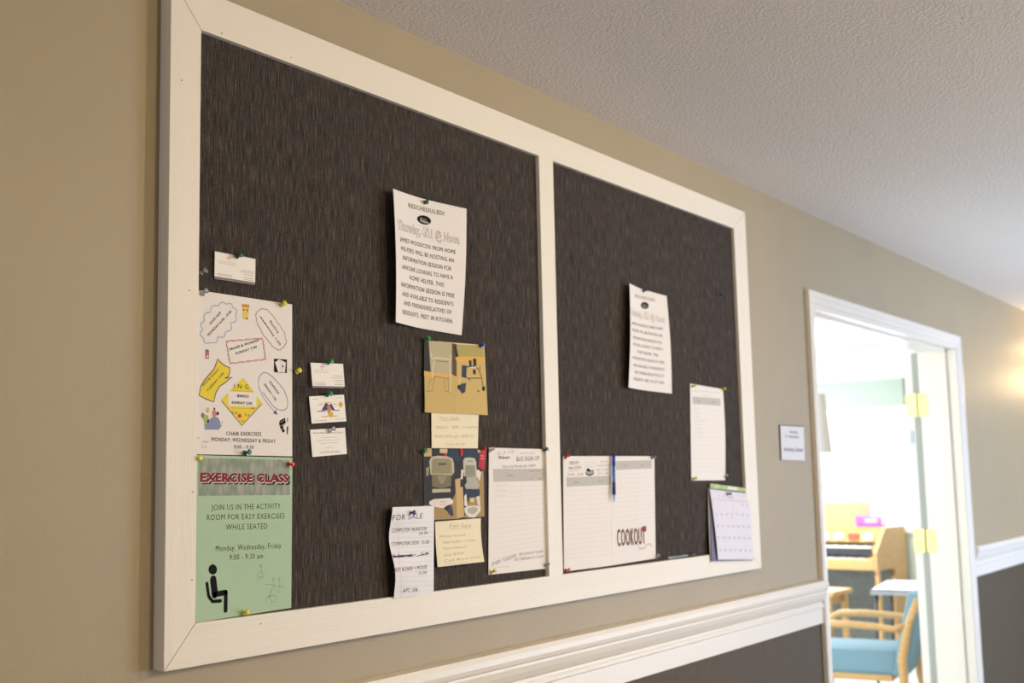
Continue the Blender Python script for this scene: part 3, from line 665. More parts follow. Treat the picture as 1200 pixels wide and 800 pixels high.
s.poly(K3((340, 175), (365, 140), (392, 165), (390, 200), (362, 210)), gd, 'gold_emblem'); s.line(K3((128, 185), (175, 165)), 1.6, gd, 'gold_emblem'); s.line(K3((190, 155), (262, 155)), 1.6, gd, 'gold_emblem'); s.line(K3((285, 165), (330, 185)), 1.6, gd, 'gold_emblem')
s.line(K3((155, 312), (230, 308)), 2.0, gd, 'gold_emblem'); s.line(K3((285, 305), (335, 302)), 2.0, gd, 'gold_emblem')
for a in (((55, 118), (112, 116)), ((325, 105), (385, 102)), ((78, 358), (210, 352)), ((310, 340), (410, 334))): s.line(K3(*a), .5, blue_pen, 'small_print')
s.done('middle business card of the column of three, with a violet and gold emblem', 'business card', 'business cards')
s = card('business_card', K3((32, 455), (418, 432), (438, 722), (58, 756)), '', .003)
s.text('Home Medical Service Repair', *K3((68, 500), (402, 492)), 2.0, m=grey_txt)
for a in (((148, 545), (325, 535)), ((105, 578), (372, 562)), ((145, 606), (345, 594)), ((205, 655), (297, 648))): s.line(K3(*a), .55, light_print, 'small_print')
s.text('Call (574) 387-4200', *K3((140, 715), (357, 705)), 2.1, m=grey_txt)
s.done('bottom plain cream business card of the column of three, held by a clear pin', 'business card', 'business cards')

# ================= photographs of things for sale
PH = Z(490, 395, 8.889)
gloss = lambda n, c: mat('photo_'+n, c, .5, spec=.12)
s = Sheet('walker_photo_print', [(497.4, 398.6), (567.4, 404.2), (571.6, 485.8), (497.9, 483)], gloss('paper', (226, 208, 160)), lambda u, v: .004+.004*(1-u)*v+.003*(u*v), 8, 8)
s.patch(PH((62, 30), (352, 62), (352, 385), (62, 362)), gloss('wall', (186, 174, 140)), 'picture_area', .0004, 2, 4)
s.patch(PH((62, 24), (110, 30), (130, 360), (62, 350)), gloss('dark', (52, 44, 36)), 'picture_area', .0006, 2, 4)
s.patch(PH((352, 62), (402, 72), (404, 412), (352, 390)), gloss('brown', (92, 70, 46)), 'picture_area', .0005, 2, 4)
s.patch(PH((62, 360), (352, 386), (400, 415), (62, 405)), gloss('skirting', (226, 172, 92)), 'picture_area', .0006, 2, 2)
s.patch(PH((65, 405), (404, 412), (402, 790), (72, 782)), gloss('floor', (202, 172, 106)), 'picture_area', .0005, 4, 4)
s.patch(PH((396, 72), (682, 90), (686, 210), (400, 205)), gloss('wall_2', (176, 160, 96)), 'picture_area', .0005, 4, 2)
s.patch(PH((388, 200), (688, 205), (690, 252), (392, 245)), gloss('skirting_2', (228, 174, 74)), 'picture_area', .0007, 4, 1)
s.patch(PH((400, 248), (690, 252), (725, 812), (404, 790)), gloss('floor_2', (206, 176, 108)), 'picture_area', .0006, 4, 4)
s.poly(PH((372, 90), (396, 95), (420, 205), (388, 205)), gloss('dark', (52, 44, 36)), 'picture_area', .0008)
sil = gloss('chrome', (226, 216, 196)); dk = gloss('black', (40, 36, 40)); dkb = gloss('blue_black', (58, 60, 78)); shd = gloss('shade', (140, 108, 62))
for L, wm, mm in (((( 135, 160), (140, 215), (175, 240), (150, 320), (150, 420)), 2.4, sil), (((335, 190), (325, 300), (335, 440), (332, 570)), 2.2, sil), (((165, 212), (320, 228)), 2.2, sil), (((175, 245), (310, 258)), 1.4, shd),
                  (((170, 400), (150, 555), (85, 565)), 1.3, shd), (((135, 430), (95, 540)), 1.2, shd), (((270, 440), (280, 560), (335, 572)), 1.3, shd), (((160, 405), (325, 435)), 1.2, shd), (((310, 440), (318, 565)), 1.2, shd)):
    s.line(PH(*L), wm, mm, 'walking_frame_picture', lift=.001)
s.patch(PH((455, 290), (505, 295), (500, 425), (450, 415)), dkb, 'rollator_picture', .001, 1, 1); s.poly(PH((440, 485), (498, 475), (490, 570), (455, 590), (430, 550)), dkb, 'rollator_picture', .001)
s.patch(PH((570, 220), (605, 225), (605, 300), (575, 300)), dk, 'rollator_picture', .001, 1, 1); s.patch(PH((525, 240), (555, 242), (555, 310), (535, 310)), dk, 'rollator_picture', .001, 1, 1); s.patch(PH((568, 335), (598, 338), (598, 385), (572, 385)), dk, 'rollator_picture', .001, 1, 1)
for L, wm, mm in ((((500, 310), (560, 300), (620, 325), (655, 400), (678, 530)), 2.2, dk), (((545, 312), (600, 315)), 2.0, sil), (((520, 428), (655, 425)), 1.8, dk), (((440, 400), (428, 500)), 1.8, sil), (((640, 300), (645, 350)), 2.4, dk), (((480, 400), (545, 450)), 2.0, dkb)):
    s.line(PH(*L), wm, mm, 'rollator_picture', lift=.0012)
for c_ in ((425, 520), (680, 535)): s.ell(PH(c_)[0], 2.0, 2.9, dk, 'rollator_picture', .0013, 12)
s.ell(PH((625, 562))[0], 1.0, 1.1, dk, 'rollator_picture', .0013, 8)
s.done('two-picture print of a chrome walking frame and a rollator, below the large meeting flyer', 'photo print')

s = Sheet('sale_note', [(505.6, 483.3), (561, 485.3), (560, 525.2), (505.9, 524.8)], m_cream, lambda u, v: .0035, 4, 4)
N = Z(495, 480, 10)
s.text('For Sale', *N((205, 118), (430, 118)), 4.0, m=faint, shear=.2); s.line(N((200, 126), (435, 122)), .5, faint, 'pencil_line')
s.text('Walker - $20 - 4 wheels', *N((150, 220), (640, 216)), 3.3, m=faint, shear=.2); s.text('Rolls fold up - $25 ea.', *N((145, 325), (605, 322)), 3.3, m=faint, shear=.2); s.text('Call 4530', *N((270, 425), (490, 418)), 3.3, m=faint, shear=.2)
s.done('cream handwritten sale note in pencil between the two photo prints', 'note')

SCT = Z(490, 520, 8.889)
s = Sheet('scooter_photo_print', [(496, 524.6), (569.8, 526.4), (568.6, 606.5), (497, 611)], gloss('paper2', (46, 37, 32)), lambda u, v: .0015, 8, 8)
A = lambda *p: SCT(*p)
tanf = gloss('tan_floor', (204, 170, 112))
s.poly(A((385, 370), (460, 350), (480, 760), (400, 780)), tanf, 'picture_area', .0004); s.poly(A((60, 640), (240, 650), (400, 780), (70, 795)), gloss('tan_dim', (170, 138, 82)), 'picture_area', .0004); s.poly(A((600, 300), (680, 280), (690, 755), (480, 770)), gloss('tan_dim', (170, 138, 82)), 'picture_area', .0004)
s.poly(A((340, 620), (395, 500), (405, 780), (330, 782)), gloss('tan_dim', (170, 138, 82)), 'picture_area', .0005)
for q, n_, c_ in (((60, 45, 140, 130), 'beige_box', (196, 168, 120)), ((225, 50, 305, 95), 'pale_box', (206, 184, 140)), ((310, 50, 440, 180), 'navy', (44, 52, 66)), ((470, 50, 620, 150), 'navy', (44, 52, 66)), ((430, 45, 465, 125), 'red', (198, 44, 40)), ((620, 60, 680, 90), 'pale_box', (206, 184, 140))):
    s.patch(A((q[0], q[1]), (q[2], q[1]), (q[2], q[3]), (q[0], q[3])), gloss(n_, c_), 'picture_area', .0006, 1, 1)
s.poly(A((640, 100), (700, 50), (715, 40), (690, 280), (630, 240)), gloss('red_bag', (188, 44, 48)), 'picture_area', .0007)
s.poly(A((265, 95), (300, 95), (300, 130), (270, 120)), gloss('red', (198, 44, 40)), 'picture_area', .0008)
for yy in (120, 150): s.line(A((650, yy), (690, yy+8)), .8, sil, 'picture_area', lift=.001)
khaki = gloss('khaki', (150, 138, 106)); khl = gloss('khaki_light', (190, 180, 152)); ltg = gloss('light_grey', (178, 172, 158)); wht = gloss('bright', (226, 216, 206))
s.poly(A((120, 250), (115, 180), (135, 135), (200, 122), (300, 128), (355, 150), (372, 200), (375, 300), (345, 320), (130, 320)), khl, 'scooter_seat', .0008)
s.poly(A((140, 250), (140, 180), (160, 150), (320, 155), (345, 190), (350, 308), (140, 312)), khaki, 'scooter_seat', .0010)
s.poly(A((140, 318), (345, 325), (340, 440), (240, 462), (145, 445)), gloss('khaki_dark', (122, 110, 80)), 'scooter_seat', .0010); s.line(A((120, 312), (360, 322)), 1.5, khl, 'scooter_seat', lift=.0013)
s.poly(A((190, 330), (300, 335), (260, 415), (230, 415)), gloss('khaki', (150, 138, 106)), 'scooter_seat', .0012)
s.poly(A((145, 470), (335, 465), (335, 500), (145, 508)), khl, 'scooter_seat', .0011)
s.patch(A((208, 200), (292, 198), (292, 218), (208, 220)), gloss('label_green', (60, 80, 76)), 'scooter_seat', .0013, 1, 1)
s.poly(A((115, 600), (160, 575), (330, 562), (365, 590), (360, 620), (300, 640), (260, 670), (180, 655), (115, 630)), wht, 'scooter_base', .0010)
s.line(A((225, 605), (290, 600)), 1.6, gloss('pinkish', (226, 150, 140)), 'scooter_base', lift=.0013); s.line(A((222, 635), (292, 628)), 1.2, gloss('pinkish', (226, 150, 140)), 'scooter_base', lift=.0013)
s.poly(A((320, 640), (350, 645), (370, 740), (345, 755), (310, 720)), dkb, 'scooter_base', .0010)
s.poly(A((80, 250), (110, 235), (112, 300), (100, 340), (82, 330)), khaki, 'scooter_seat', .0009)
s.poly(A((470, 240), (468, 170), (485, 145), (540, 140), (590, 150), (605, 190), (608, 345), (475, 335)), gloss('cushion_light', (194, 190, 172)), 'scooter_seat', .0009); s.patch(A((490, 222), (590, 222), (595, 335), (490, 330)), gloss('cushion_mid', (146, 142, 124)), 'scooter_seat', .0011, 1, 1)
s.line(A((515, 180), (565, 180)), 1.2, dk, 'scooter_seat', lift=.0013)
s.poly(A((500, 345), (600, 345), (638, 420), (625, 465), (500, 470), (480, 425)), ltg, 'scooter_seat', .0011); s.poly(A((605, 270), (635, 270), (655, 300), (640, 390), (610, 340)), wht, 'scooter_seat', .0008); s.patch(A((448, 268), (472, 268), (462, 365), (442, 365)), wht, 'scooter_seat', .0010, 1, 1)
s.poly(A((440, 370), (500, 355), (505, 400), (470, 450), (438, 445)), dk, 'scooter_base', .0012)
s.poly(A((480, 475), (640, 470), (640, 550), (500, 560)), gloss('navy', (44, 52, 66)), 'scooter_base', .0010)
s.poly(A((478, 540), (500, 520), (515, 660), (480, 640)), wht, 'scooter_base', .0012); s.poly(A((605, 550), (640, 540), (645, 640), (620, 640)), wht, 'scooter_base', .0012)
s.poly(A((480, 665), (550, 640), (648, 645), (648, 700), (590, 765), (530, 765), (485, 715)), wht, 'scooter_base', .0011); s.poly(A((508, 680), (560, 655), (622, 665), (610, 705), (565, 735), (520, 715)), ltg, 'scooter_base', .0013)
s.poly(A((540, 570), (580, 565), (580, 605), (545, 605)), gloss('yellow_knob', (220, 204, 140)), 'scooter_base', .0014)
s.done('glossy print of two mobility scooter seats, below the cream pencil note', 'photo print')

s = Sheet('sale_note', [(510, 611.2), (563.5, 606.8), (567.8, 658), (513, 664.3)], m_cream, lambda u, v: .004+.014*v*v*(.4+.6*u)-.0, 8, 24)
N = Z(450, 585, 6.667)
s.text('For Sale', *N((512, 222), (680, 215)), 4.3, m=faint, shear=.2); s.line(N((512, 232), (682, 222)), .5, faint, 'pencil_line')
for st, a, c in (('Hoveround', (435, 298), (630, 285)), ('Used maybe - 2 times', (460, 345), (712, 325)), ('Runs indoors', (465, 392), (640, 378)), ('and $700', (470, 445), (622, 428)), ('Call Riverside', (470, 492), (752, 455))):
    s.text(st, *N(a, c), 3.0, m=faint, shear=.2)
s.line(N((472, 508), (640, 490)), .5, faint, 'pencil_line')
s.done('square cream handwritten note lifting off the board, below the scooter print', 'note')

# ================= lined for sale list
s = Sheet('sale_list', [(460, 594), (508.6, 592.5), (508.2, 695.6), (461.6, 701)], mat('lined_paper', (232, 228, 232), .62), lambda u, v: .006+.012*(1-u)*(.6+.4*math.cos(v*9))+.006*v, 12, 40,
          wob=lambda u, v: (-.0045*(1-u)*math.sin(math.pi*min(1, v*1.2)), 0))
pr = ink('list_rule', (196, 196, 214)); pk = ink('margin_pink', (214, 168, 176)); nb = ink('navy_pen', (40, 36, 84))
for yy in range(185, 745, 38): s.line(N((float(np.interp(yy, [60, 330, 560, 765], [70, 54, 76, 90])), yy+4), (383, yy-8)), .45, pr, 'ruled_line', seg=6)
s.line(N((107, 60), (112, 300), (118, 500), (135, 765)), .6, pk, 'margin_line', seg=6)
s.text('FOR SALE', *N((62, 165), (298, 148)), 6.4, m=nb, shear=.15, bold=.0)
s.text('COMPUTER MONITOR', *N((60, 258), (332, 240)), 4.2, m=nb, shear=.1); s.text('30.00', *N((272, 278), (340, 272)), 3.6, m=nb, shear=.2)
s.text('COMPUTER DESK  25.00', *N((60, 362), (350, 345)), 4.2, m=nb, shear=.1)
s.text('Coffee maker   15.00', *N((68, 458), (348, 435)), 4.0, m=nb, shear=.1); s.line(N((68, 440), (120, 448), (222, 432)), 1.8, nb, 'crossing_out', lift=.001); s.line(N((70, 452), (140, 436), (222, 444)), 1.4, nb, 'crossing_out', lift=.001); s.line(N((255, 442), (350, 420)), 1.2, nb, 'crossing_out', lift=.001)
s.text('KEY BOARD + MOUSE', *N((88, 565), (335, 540)), 4.2, m=nb, shear=.1); s.text('15.00', *N((272, 588), (332, 580)), 3.4, m=nb, shear=.2); s.text('APT 104', *N((142, 730), (258, 722)), 5.0, m=nb, shear=.2)
s.done('tall narrow lined list headed For Sale in blue pen, hanging over the lower frame edge', 'note')

# ================= bus sign up sheet
B1 = Z(565, 515, 9.412); B2 = Z(565, 595, 9.412)
s = Sheet('bus_sign_up_sheet', [(573, 524.3), (640.4, 526.2), (640, 666), (572.4, 673.4)], m_paper, lambda u, v: .003, 8, 10)
s.text('5-3-16', *B1((172, 172), (345, 148)), 4.4, m=ink('lavender_pen', (176, 150, 186)), shear=.15); s.text('Walmart', *B1((176, 213), (305, 210)), 3.6, m=ink('soft_black', (104, 98, 100)), bold=.03)
s.text('BUS SIGN UP', *B1((380, 238), (628, 228)), 5.2, m=ink('flyer_print', (66, 58, 56))); s.text('ONE MUST SIGN UP', *B1((415, 158), (580, 154)), 1.6, m=light_print)
s.text('Sign up by Monday @ 12:00PM', *B1((222, 308), (590, 300)), 3.0, m=grey_txt)
s.patch(B1((120, 322), (680, 318), (680, 452), (125, 466)), grey_band, 'header_band')
s.text('Name', *B1((278, 405), (345, 402)), 2.7, m=grey_txt); s.text('Wheel Chair?', *B1((515, 358), (645, 352)), 2.5, m=grey_txt); s.text('Check One', *B1((548, 393), (622, 390)), 1.6, m=light_print); s.text('Yes', *B1((520, 442), (552, 440)), 2.3, m=grey_txt); s.text('No', *B1((615, 442), (645, 440)), 2.3, m=grey_txt)
for k in range(15):
    y0 = 571.2+k*5.95+.05*k; y1 = 568.3+k*5.38
    s.line([(578, y0), (637, y1)], .45, grey_line, 'ruled_line', seg=4)
for k, wv in enumerate((16, 14, 13)):
    s.line([(580+q*wv/14, 568.6+k*6.2-q*.05+(.9 if q % 2 else -.5)*(.6+.4*math.sin(q*1.7))) for q in range(15)], .45, light_print, 'pen_scribble'); s.line([(609.5, 568.4+k*5.5), (611, 566+k*5.5)], .5, light_print, 'tick_mark')
s.text('EVERY TUESDAY', *B2((112, 640), (380, 540)), 4.2, m=grey_txt, bold=.0); s.text('BUS LEAVES AT 12:30PM', *B2((412, 525), (672, 492)), 2.9, m=ink('soft_black', (104, 98, 100))); s.text('BUS COMES BACK AT 2:30 PM', *B2((360, 583), (672, 545)), 2.9, m=ink('soft_black', (104, 98, 100)))
s.line(B2((118, 660), (300, 645)), .5, light_print, 'small_print')
s.done('white bus sign up sheet with ruled lines, just left of the centre bar', 'sign-up sheet', 'sign-up sheets')

# ================= cookout sheets
s = Sheet('cookout_sign_up_sheet', [(659.8, 534.3), (716.8, 534.2), (717.2, 662.4), (661, 669.6)], m_paper, lambda u, v: .003, 6, 8)
T1 = Z(655, 525, 11.43)
s.text('FRIDAY', *T1((142, 212), (272, 205)), 3.0, m=grey_txt, bold=.02); s.text('MAY 27TH', *T1((135, 288), (295, 276)), 3.0, m=grey_txt, bold=.02); s.text('12:00 - 3:00', *T1((115, 370), (322, 362)), 2.8, m=grey_txt)
s.line(T1((140, 222), (285, 216)), .5, rdx, 'underline'); s.line(T1((135, 312), (250, 304)), .5, rdx, 'underline')
for st, a, c in (('Please', (562, 190), (650, 186)), ('provide the food', (508, 242), (680, 236)), ('Sign up with a', (502, 298), (680, 292)), ('dish to share', (515, 350), (680, 342))): s.text(st, *T1(a, c), 1.9, m=grey_txt)
s.ell(T1((412, 330))[0], 4.9, 3.6, ink('grill_dark', (92, 90, 90)), 'grill_picture', .0005); s.ell(T1((412, 308))[0], 4.4, 2.0, white_i, 'grill_picture', .0007); s.ell(T1((412, 330))[0], 3.6, 1.6, ink('grill_mid', (170, 166, 160)), 'grill_picture', .0009)
s.poly(T1((365, 290), (390, 265), (430, 300), (465, 290), (465, 310), (370, 312)), m_ink, 'grill_picture', .0009)
for a in (((355, 190), (470, 186)), ((345, 225), (465, 218)), ((350, 255), (470, 250)), ((360, 190), (350, 255)), ((420, 188), (430, 252)), ((470, 186), (468, 250))): s.line(T1(*a), .6, ink('smoke', (190, 184, 180)), 'grill_picture')
s.patch(T1((98, 392), (692, 368), (698, 488), (102, 516)), grey_band, 'header_band')
s.text('Name', *T1((203, 470), (272, 466)), 2.4, m=grey_txt); s.text('Dish', *T1((530, 456), (585, 452)), 2.4, m=grey_txt)
for k in range(15): s.line([(664, 575.5+k*5.7), (714, 572.7+k*5.45)], .45, grey_line, 'ruled_line', seg=4)
s.line([(691, 560), (692, 652)], .5, grey_line, 'ruled_line', seg=4)
s.done('left cookout sign up sheet with a grill picture, just right of the centre bar', 'sign-up sheet', 'sign-up sheets')
s = Sheet('cookout_sign_up_sheet', [(716.5, 534.2), (766.8, 534.4), (768.4, 654.0), (716.8, 662.4)], m_paper, lambda u, v: .0034+.003*u*v, 6, 8)
T2 = Z(705, 520, 10); T3 = Z(700, 590, 10)
s.patch(T2((165, 200), (585, 190), (588, 288), (170, 304)), grey_band, 'header_band')
s.text('Name', *T2((262, 270), (302, 268)), 2.2, m=grey_txt); s.text('Dish', *T2((460, 260), (492, 258)), 2.2, m=grey_txt)
for k in range(12): s.line([(722, 555.5+k*5.6), (764, 553.8+k*5.2)], .45, grey_line, 'ruled_line', seg=4)
s.line([(744, 552), (745, 612)], .5, grey_line, 'ruled_line', seg=4)
cb = ink('cook_black', (48, 36, 34)); cr = ink('cook_red', (156, 64, 46))
s.text('COOKOUT', *T3((232, 500), (560, 470)), 19.5, m=cb, bold=.012, name='title'); s.text('COOKOUT', *T3((240, 500), (566, 470)), 19.0, m=cr, bold=-.012, name='title_red', lift=.0010)
s.patch(T3((525, 265), (572, 262), (572, 325), (525, 330)), cr, 'title_red', .0011, 1, 1)
s.line(T3((480, 470), (490, 530), (550, 520), (580, 480), (610, 465), (640, 500)), 1.4, cr, 'title_red', lift=.0011); s.line(T3((302, 545), (330, 580), (350, 560)), .6, grey_line, 'small_print')
s.done('right cookout sign up sheet with the tall word COOKOUT low on it', 'sign-up sheet', 'sign-up sheets')

# ================= small list sheet
U = Z(800, 440, 13.333)
s = Sheet('sign_up_list', [(808.6, 449.3), (847.2, 455.8), (849.8, 562.6), (810.2, 562.8)], m_paper, lambda u, v: .003+.004*u*math.sin(math.pi*v), 6, 10)
s.line(U((155, 235), (570, 268)), .9, light_print, 'small_print'); s.line(U((310, 303), (445, 318)), .8, light_print, 'small_print')
s.patch(U((152, 325), (590, 358), (595, 472), (158, 440)), grey_band, 'header_band')
s.text('Name', *U((225, 406), (275, 408)), 1.5, m=grey_txt, bold=.02); s.text('Apt', *U((455, 420), (502, 424)), 1.5, m=grey_txt, bold=.02)
for k in range(15): s.line([(812, 479.6+k*5.2), (846.5, 481.6+k*5.1)], .45, grey_line, 'ruled_line', seg=4)
for k, wv in enumerate((8, 7, 7, 15, 9, 10, 10, 11)): s.line([(813.5, 478.3+k*4.75), (813.5+wv, 478.9+k*4.75)], .7, ink('pale_pen', (180, 170, 176)), 'written_name')
s.done('small white sign up list with three yellow pins, directly above the wall calendar', 'sign-up sheet', 'sign-up sheets')

# ================= wall calendar
vg = mat('violet_page', (92, 76, 104), .5)
cal = empty('wall_calendar', (0, 0, 0))
s1 = Sheet('back_page', [(829.8, 570.5), (878, 575.5), (883, 656), (833, 658.3)], mat('pale_green_page', (200, 206, 188), .5), lambda u, v: .004+.010*v, 4, 10, thick=.0006, wob=lambda u, v: (-.0035*math.sin(v*2.6)*(1-u), 0))
s2 = Sheet('inner_pages', [(831.0, 570.5), (878, 576), (882.5, 656.3), (834.2, 657.4)], vg, lambda u, v: .006+.011*v, 4, 10, thick=.0012)
V1 = Z(825, 560, 12.308); V2 = Z(825, 610, 14.545)
s = Sheet('month_page', [(831.6, 573.0), (878.0, 578.3), (883.2, 655.6), (841.6, 655.6)], mat('calendar_paper', (222, 214, 224), .5), lambda u, v: .009+.012*v+.006*(1-u)*v*(1-v)*4*.4, 10, 24)
pk2 = ink('cal_pink', (226, 170, 172)); cg = ink('cal_grey', (150, 146, 156)); og = ink('cal_orange', (232, 180, 150))
s.line(V1((120, 300), (330, 318), (665, 345)), 1.6, pk2, 'red_rule', seg=4)
for a, st in (((205, 262), 'S'), ((265, 275), 'M'), ((480, 265), 'T'), ((545, 265), 'F')): s.text(st, *V1(a, (a[0]+22, a[1]+2)), 1.6, m=cg)
s.text('APRIL', *V1((330, 285), (430, 292)), 2.2, m=cg)
xs_top = [150, 220, 295, 368, 443, 518, 590, 662]
def num(n, px, py): s.text(str(n), (px, py), (px+(.7 if n == 1 else 1.4 if n < 10 else 2.0), py+.1), 2.2, m=cg, bold=.02)
num(1, 869.6, 592.2); num(2, 874.3, 593)
rows = [(603.5, 839, 875.4), (617.3, 840.3, 876.3), (630.6, 841.6, 877.3), (645.3, 843, 878.4)]; n = 3
for y, x0, x1 in rows:
    for k in range(7): num(n, x0+(x1-x0)*k/6, y+.15*k); n += 1
s.line([(861+2.5*math.cos(k*.63), 596.5+4.2*math.sin(k*.63)) for k in range(8)], 1.6, og, 'drawn_circle'); s.line([(856, 606), (860, 607.5)], 1.4, og, 'drawn_circle')
s.line([(843.5, 654.5), (882.5, 654.8)], .9, pk2, 'red_rule', seg=3)
for k in range(5):
    y = 585+k*14.2; s.line([(834+k*2.0, y+1.5), (881+k*.4, y+4.0-.9*k)], .35, grey_line, 'grid_line', seg=3)
month = s.done(None, None)
g1 = [onY(*p, -.010) for p in ((833.2, 566.4), (880.0, 572.6), (879.6, 576.8), (832.8, 572.0))]
hd = MB(); hd.prism([Vector(p) for p in g1], (0, .007, 0)); hdo = hd.build('header_strip', mat('leaf_green', (168, 184, 104), .4, noise=.35, nscale=60))
hl = MB(); q = [onY(*p, -.0106) for p in ((853, 569.2), (864, 570.8), (863.6, 574.6), (852.6, 573.2))]; hl.prism([Vector(p) for p in q], (0, .0006, 0)); hlo = hl.build('header_picture', mat('header_white', (222, 216, 190), .4))
hlo.parent = hdo
ctr = s1.ctr.copy(); cal.location = ctr
for o in (s1.o, s2.o, month, hdo): child(o, cal)
for o in (s1.o, s2.o): tag(o)
tag(cal, 'wall calendar with green strip and curling pages, overlapping the lower right frame corner', 'calendar')

# ------------------------------------------------------------------ push pins
pin_c = {'green': (30, 128, 62), 'teal': (18, 92, 78), 'dark green': (20, 84, 56), 'yellow': (222, 208, 52), 'red': (208, 48, 34), 'blue': (44, 58, 176), 'navy blue': (40, 34, 100), 'clear': (206, 204, 200)}
def pin_m(c):
    if c == 'clear': return mat('pin_clear', (226, 224, 220), .12, trans=.75)
    return mat('pin_'+c.replace(' ', '_'), pin_c[c], .22, spec=.6, coat=.3)
HP = [(.0044, 0), (.0048, .0008), (.0044, .0016), (.0026, .0024), (.0021, .0052), (.0024, .0080), (.0044, .0092), (.0050, .0100), (.0050, .0112), (.0042, .0120)]
def pin(px, py, col, label, d=.003, tx=0, tz=0, push=0, y0=0.0):
    p = Vector(onY(px, py, y0-d)); o = empty('push_pin', p)
    dirv = Vector((tx, -1, tz)).normalized(); q = dirv.to_track_quat('Z', 'Y').to_matrix().to_4x4()
    T = q @ Matrix.Translation((0, 0, .0006+push))
    MB().lathe(HP, T, 14).build('pin_head', pin_m(col), o, smooth=False).data.polygons.foreach_set('use_smooth', [True]*(14*9+2))
    MB().lathe([(.0004, -d-.004), (.0005, .001+push)], q, 6).build('needle', m_pin, o)
    tag(o, label, 'push pin', 'push pins')
for a in [
 (234.5, 320.5, 'clear', 'clear push pin alone in the fabric left of the topmost business card', 0, .35, .5, .001),
 (277.5, 300.3, 'dark green', 'dark green push pin holding the business card alone near the top left', .006, 0, .15),
 (236.8, 344.6, 'clear', 'clear push pin in the top left corner of the weekly activity schedule', .002, .1, .5),
 (329.5, 357.6, 'yellow', 'yellow push pin at the top right corner of the weekly activity schedule', .002, -.1, .3),
 (347.3, 435.6, 'yellow', 'yellow push pin alone in the fabric beside the column of three business cards', 0, -.2, .2),
 (384, 424.8, 'green', 'green push pin holding the top business card of the column of three', .009, 0, .2),
 (383, 462.6, 'green', 'green push pin holding the violet and gold business card', .004, 0, .2),
 (386, 504.8, 'clear', 'clear push pin holding the bottom business card of the column of three', .003, .2, .4),
 (229.5, 537.3, 'yellow', 'yellow push pin at the top left corner of the green exercise flyer', .0035, .1, .1),
 (286.6, 530.8, 'teal', 'teal push pin at the top middle of the green exercise flyer', .0035, .1, .15),
 (337.6, 543.5, 'red', 'red push pin at the top right corner of the green exercise flyer', .0035, .2, -.1),
 (284.8, 717.3, 'yellow', 'yellow push pin at the bottom middle of the green exercise flyer', .0035, .1, .1),
 (497.0, 237.2, 'dark green', 'dark green push pin in the top edge of the large meeting flyer', .004, -.3, -.1),
 (499.0, 398.5, 'green', 'green push pin at the top left of the walking frame print', .006, -.2, .4),
 (562.5, 405.3, 'blue', 'blue push pin at the top right of the walking frame print', .004, -.1, .2),
 (495.5, 529.8, 'green', 'green push pin at the top left of the scooter print', .0015, -.2, .4),
 (564.3, 528.3, 'red', 'red push pin at the top right of the scooter print', .0015, .3, .8),
 (480.5, 600.4, 'navy blue', 'navy blue push pin in the top of the lined For Sale list', .010, 0, .0),
 (573.8, 528.0, 'clear', 'clear push pin at the top left corner of the bus sign up sheet', .003, 0, .5),
 (636.8, 527.6, 'teal', 'teal push pin at the top right corner of the bus sign up sheet', .003, .1, .3),
 (638.2, 662.6, 'clear', 'clear push pin at the bottom right corner of the bus sign up sheet', .003, .2, .5),
 (575.2, 670.8, 'yellow', 'yellow push pin at the bottom left corner of the bus sign up sheet', .003, .2, .5),
 (662.0, 536.4, 'red', 'red push pin at the top left corner of the left cookout sheet', .003, .1, .6),
 (662.5, 668.3, 'red', 'red push pin at the bottom left corner of the left cookout sheet', .003, .1, .2),
 (763.6, 536.2, 'navy blue', 'navy blue push pin at the top right corner of the right cookout sheet', .0034, .1, .2),
 (768.3, 652.8, 'clear', 'clear push pin at the bottom right corner of the right cookout sheet', .006, .1, .6),
 (753.6, 341.0, 'navy blue', 'navy blue push pin in the top edge of the smaller-looking meeting flyer', .004, 0, .2),
 (811.0, 452.6, 'yellow', 'yellow push pin at the top left corner of the small sign up list', .003, 0, .2),
 (846.0, 456.6, 'yellow', 'yellow push pin at the top right corner of the small sign up list', .003, .1, .3),
 (812.0, 561.0, 'yellow', 'yellow push pin at the bottom left corner of the small sign up list', .003, .1, .3),
 (848.8, 558.6, 'clear', 'clear push pin at the bottom right corner of the small sign up list', .003, .1, .6),
 (843.3, 345.4, 'navy blue', 'navy blue push pin alone in the fabric near the right frame edge', 0, 0, .2, -.0),
 (852.6, 578.3, 'dark green', 'dark green push pin through the top of the wall calendar', .0105, -.1, .0)]:
    pin(*a[:4], *(a[4:]))
sp_ = Vector(onY(404.8, 98.8, -.0008))
tag(MB().tube([sp_+Vector((-.0016, 0, .003)), sp_+Vector((-.0013, 0, -.0012)), sp_+Vector((0, -.0006, -.0024)), sp_+Vector((.0013, 0, -.0012)), sp_+Vector((.0016, 0, .003))], .0004, 6).build('staple', m_pin), 'tiny metal staple loop under the top frame rail', 'staple')

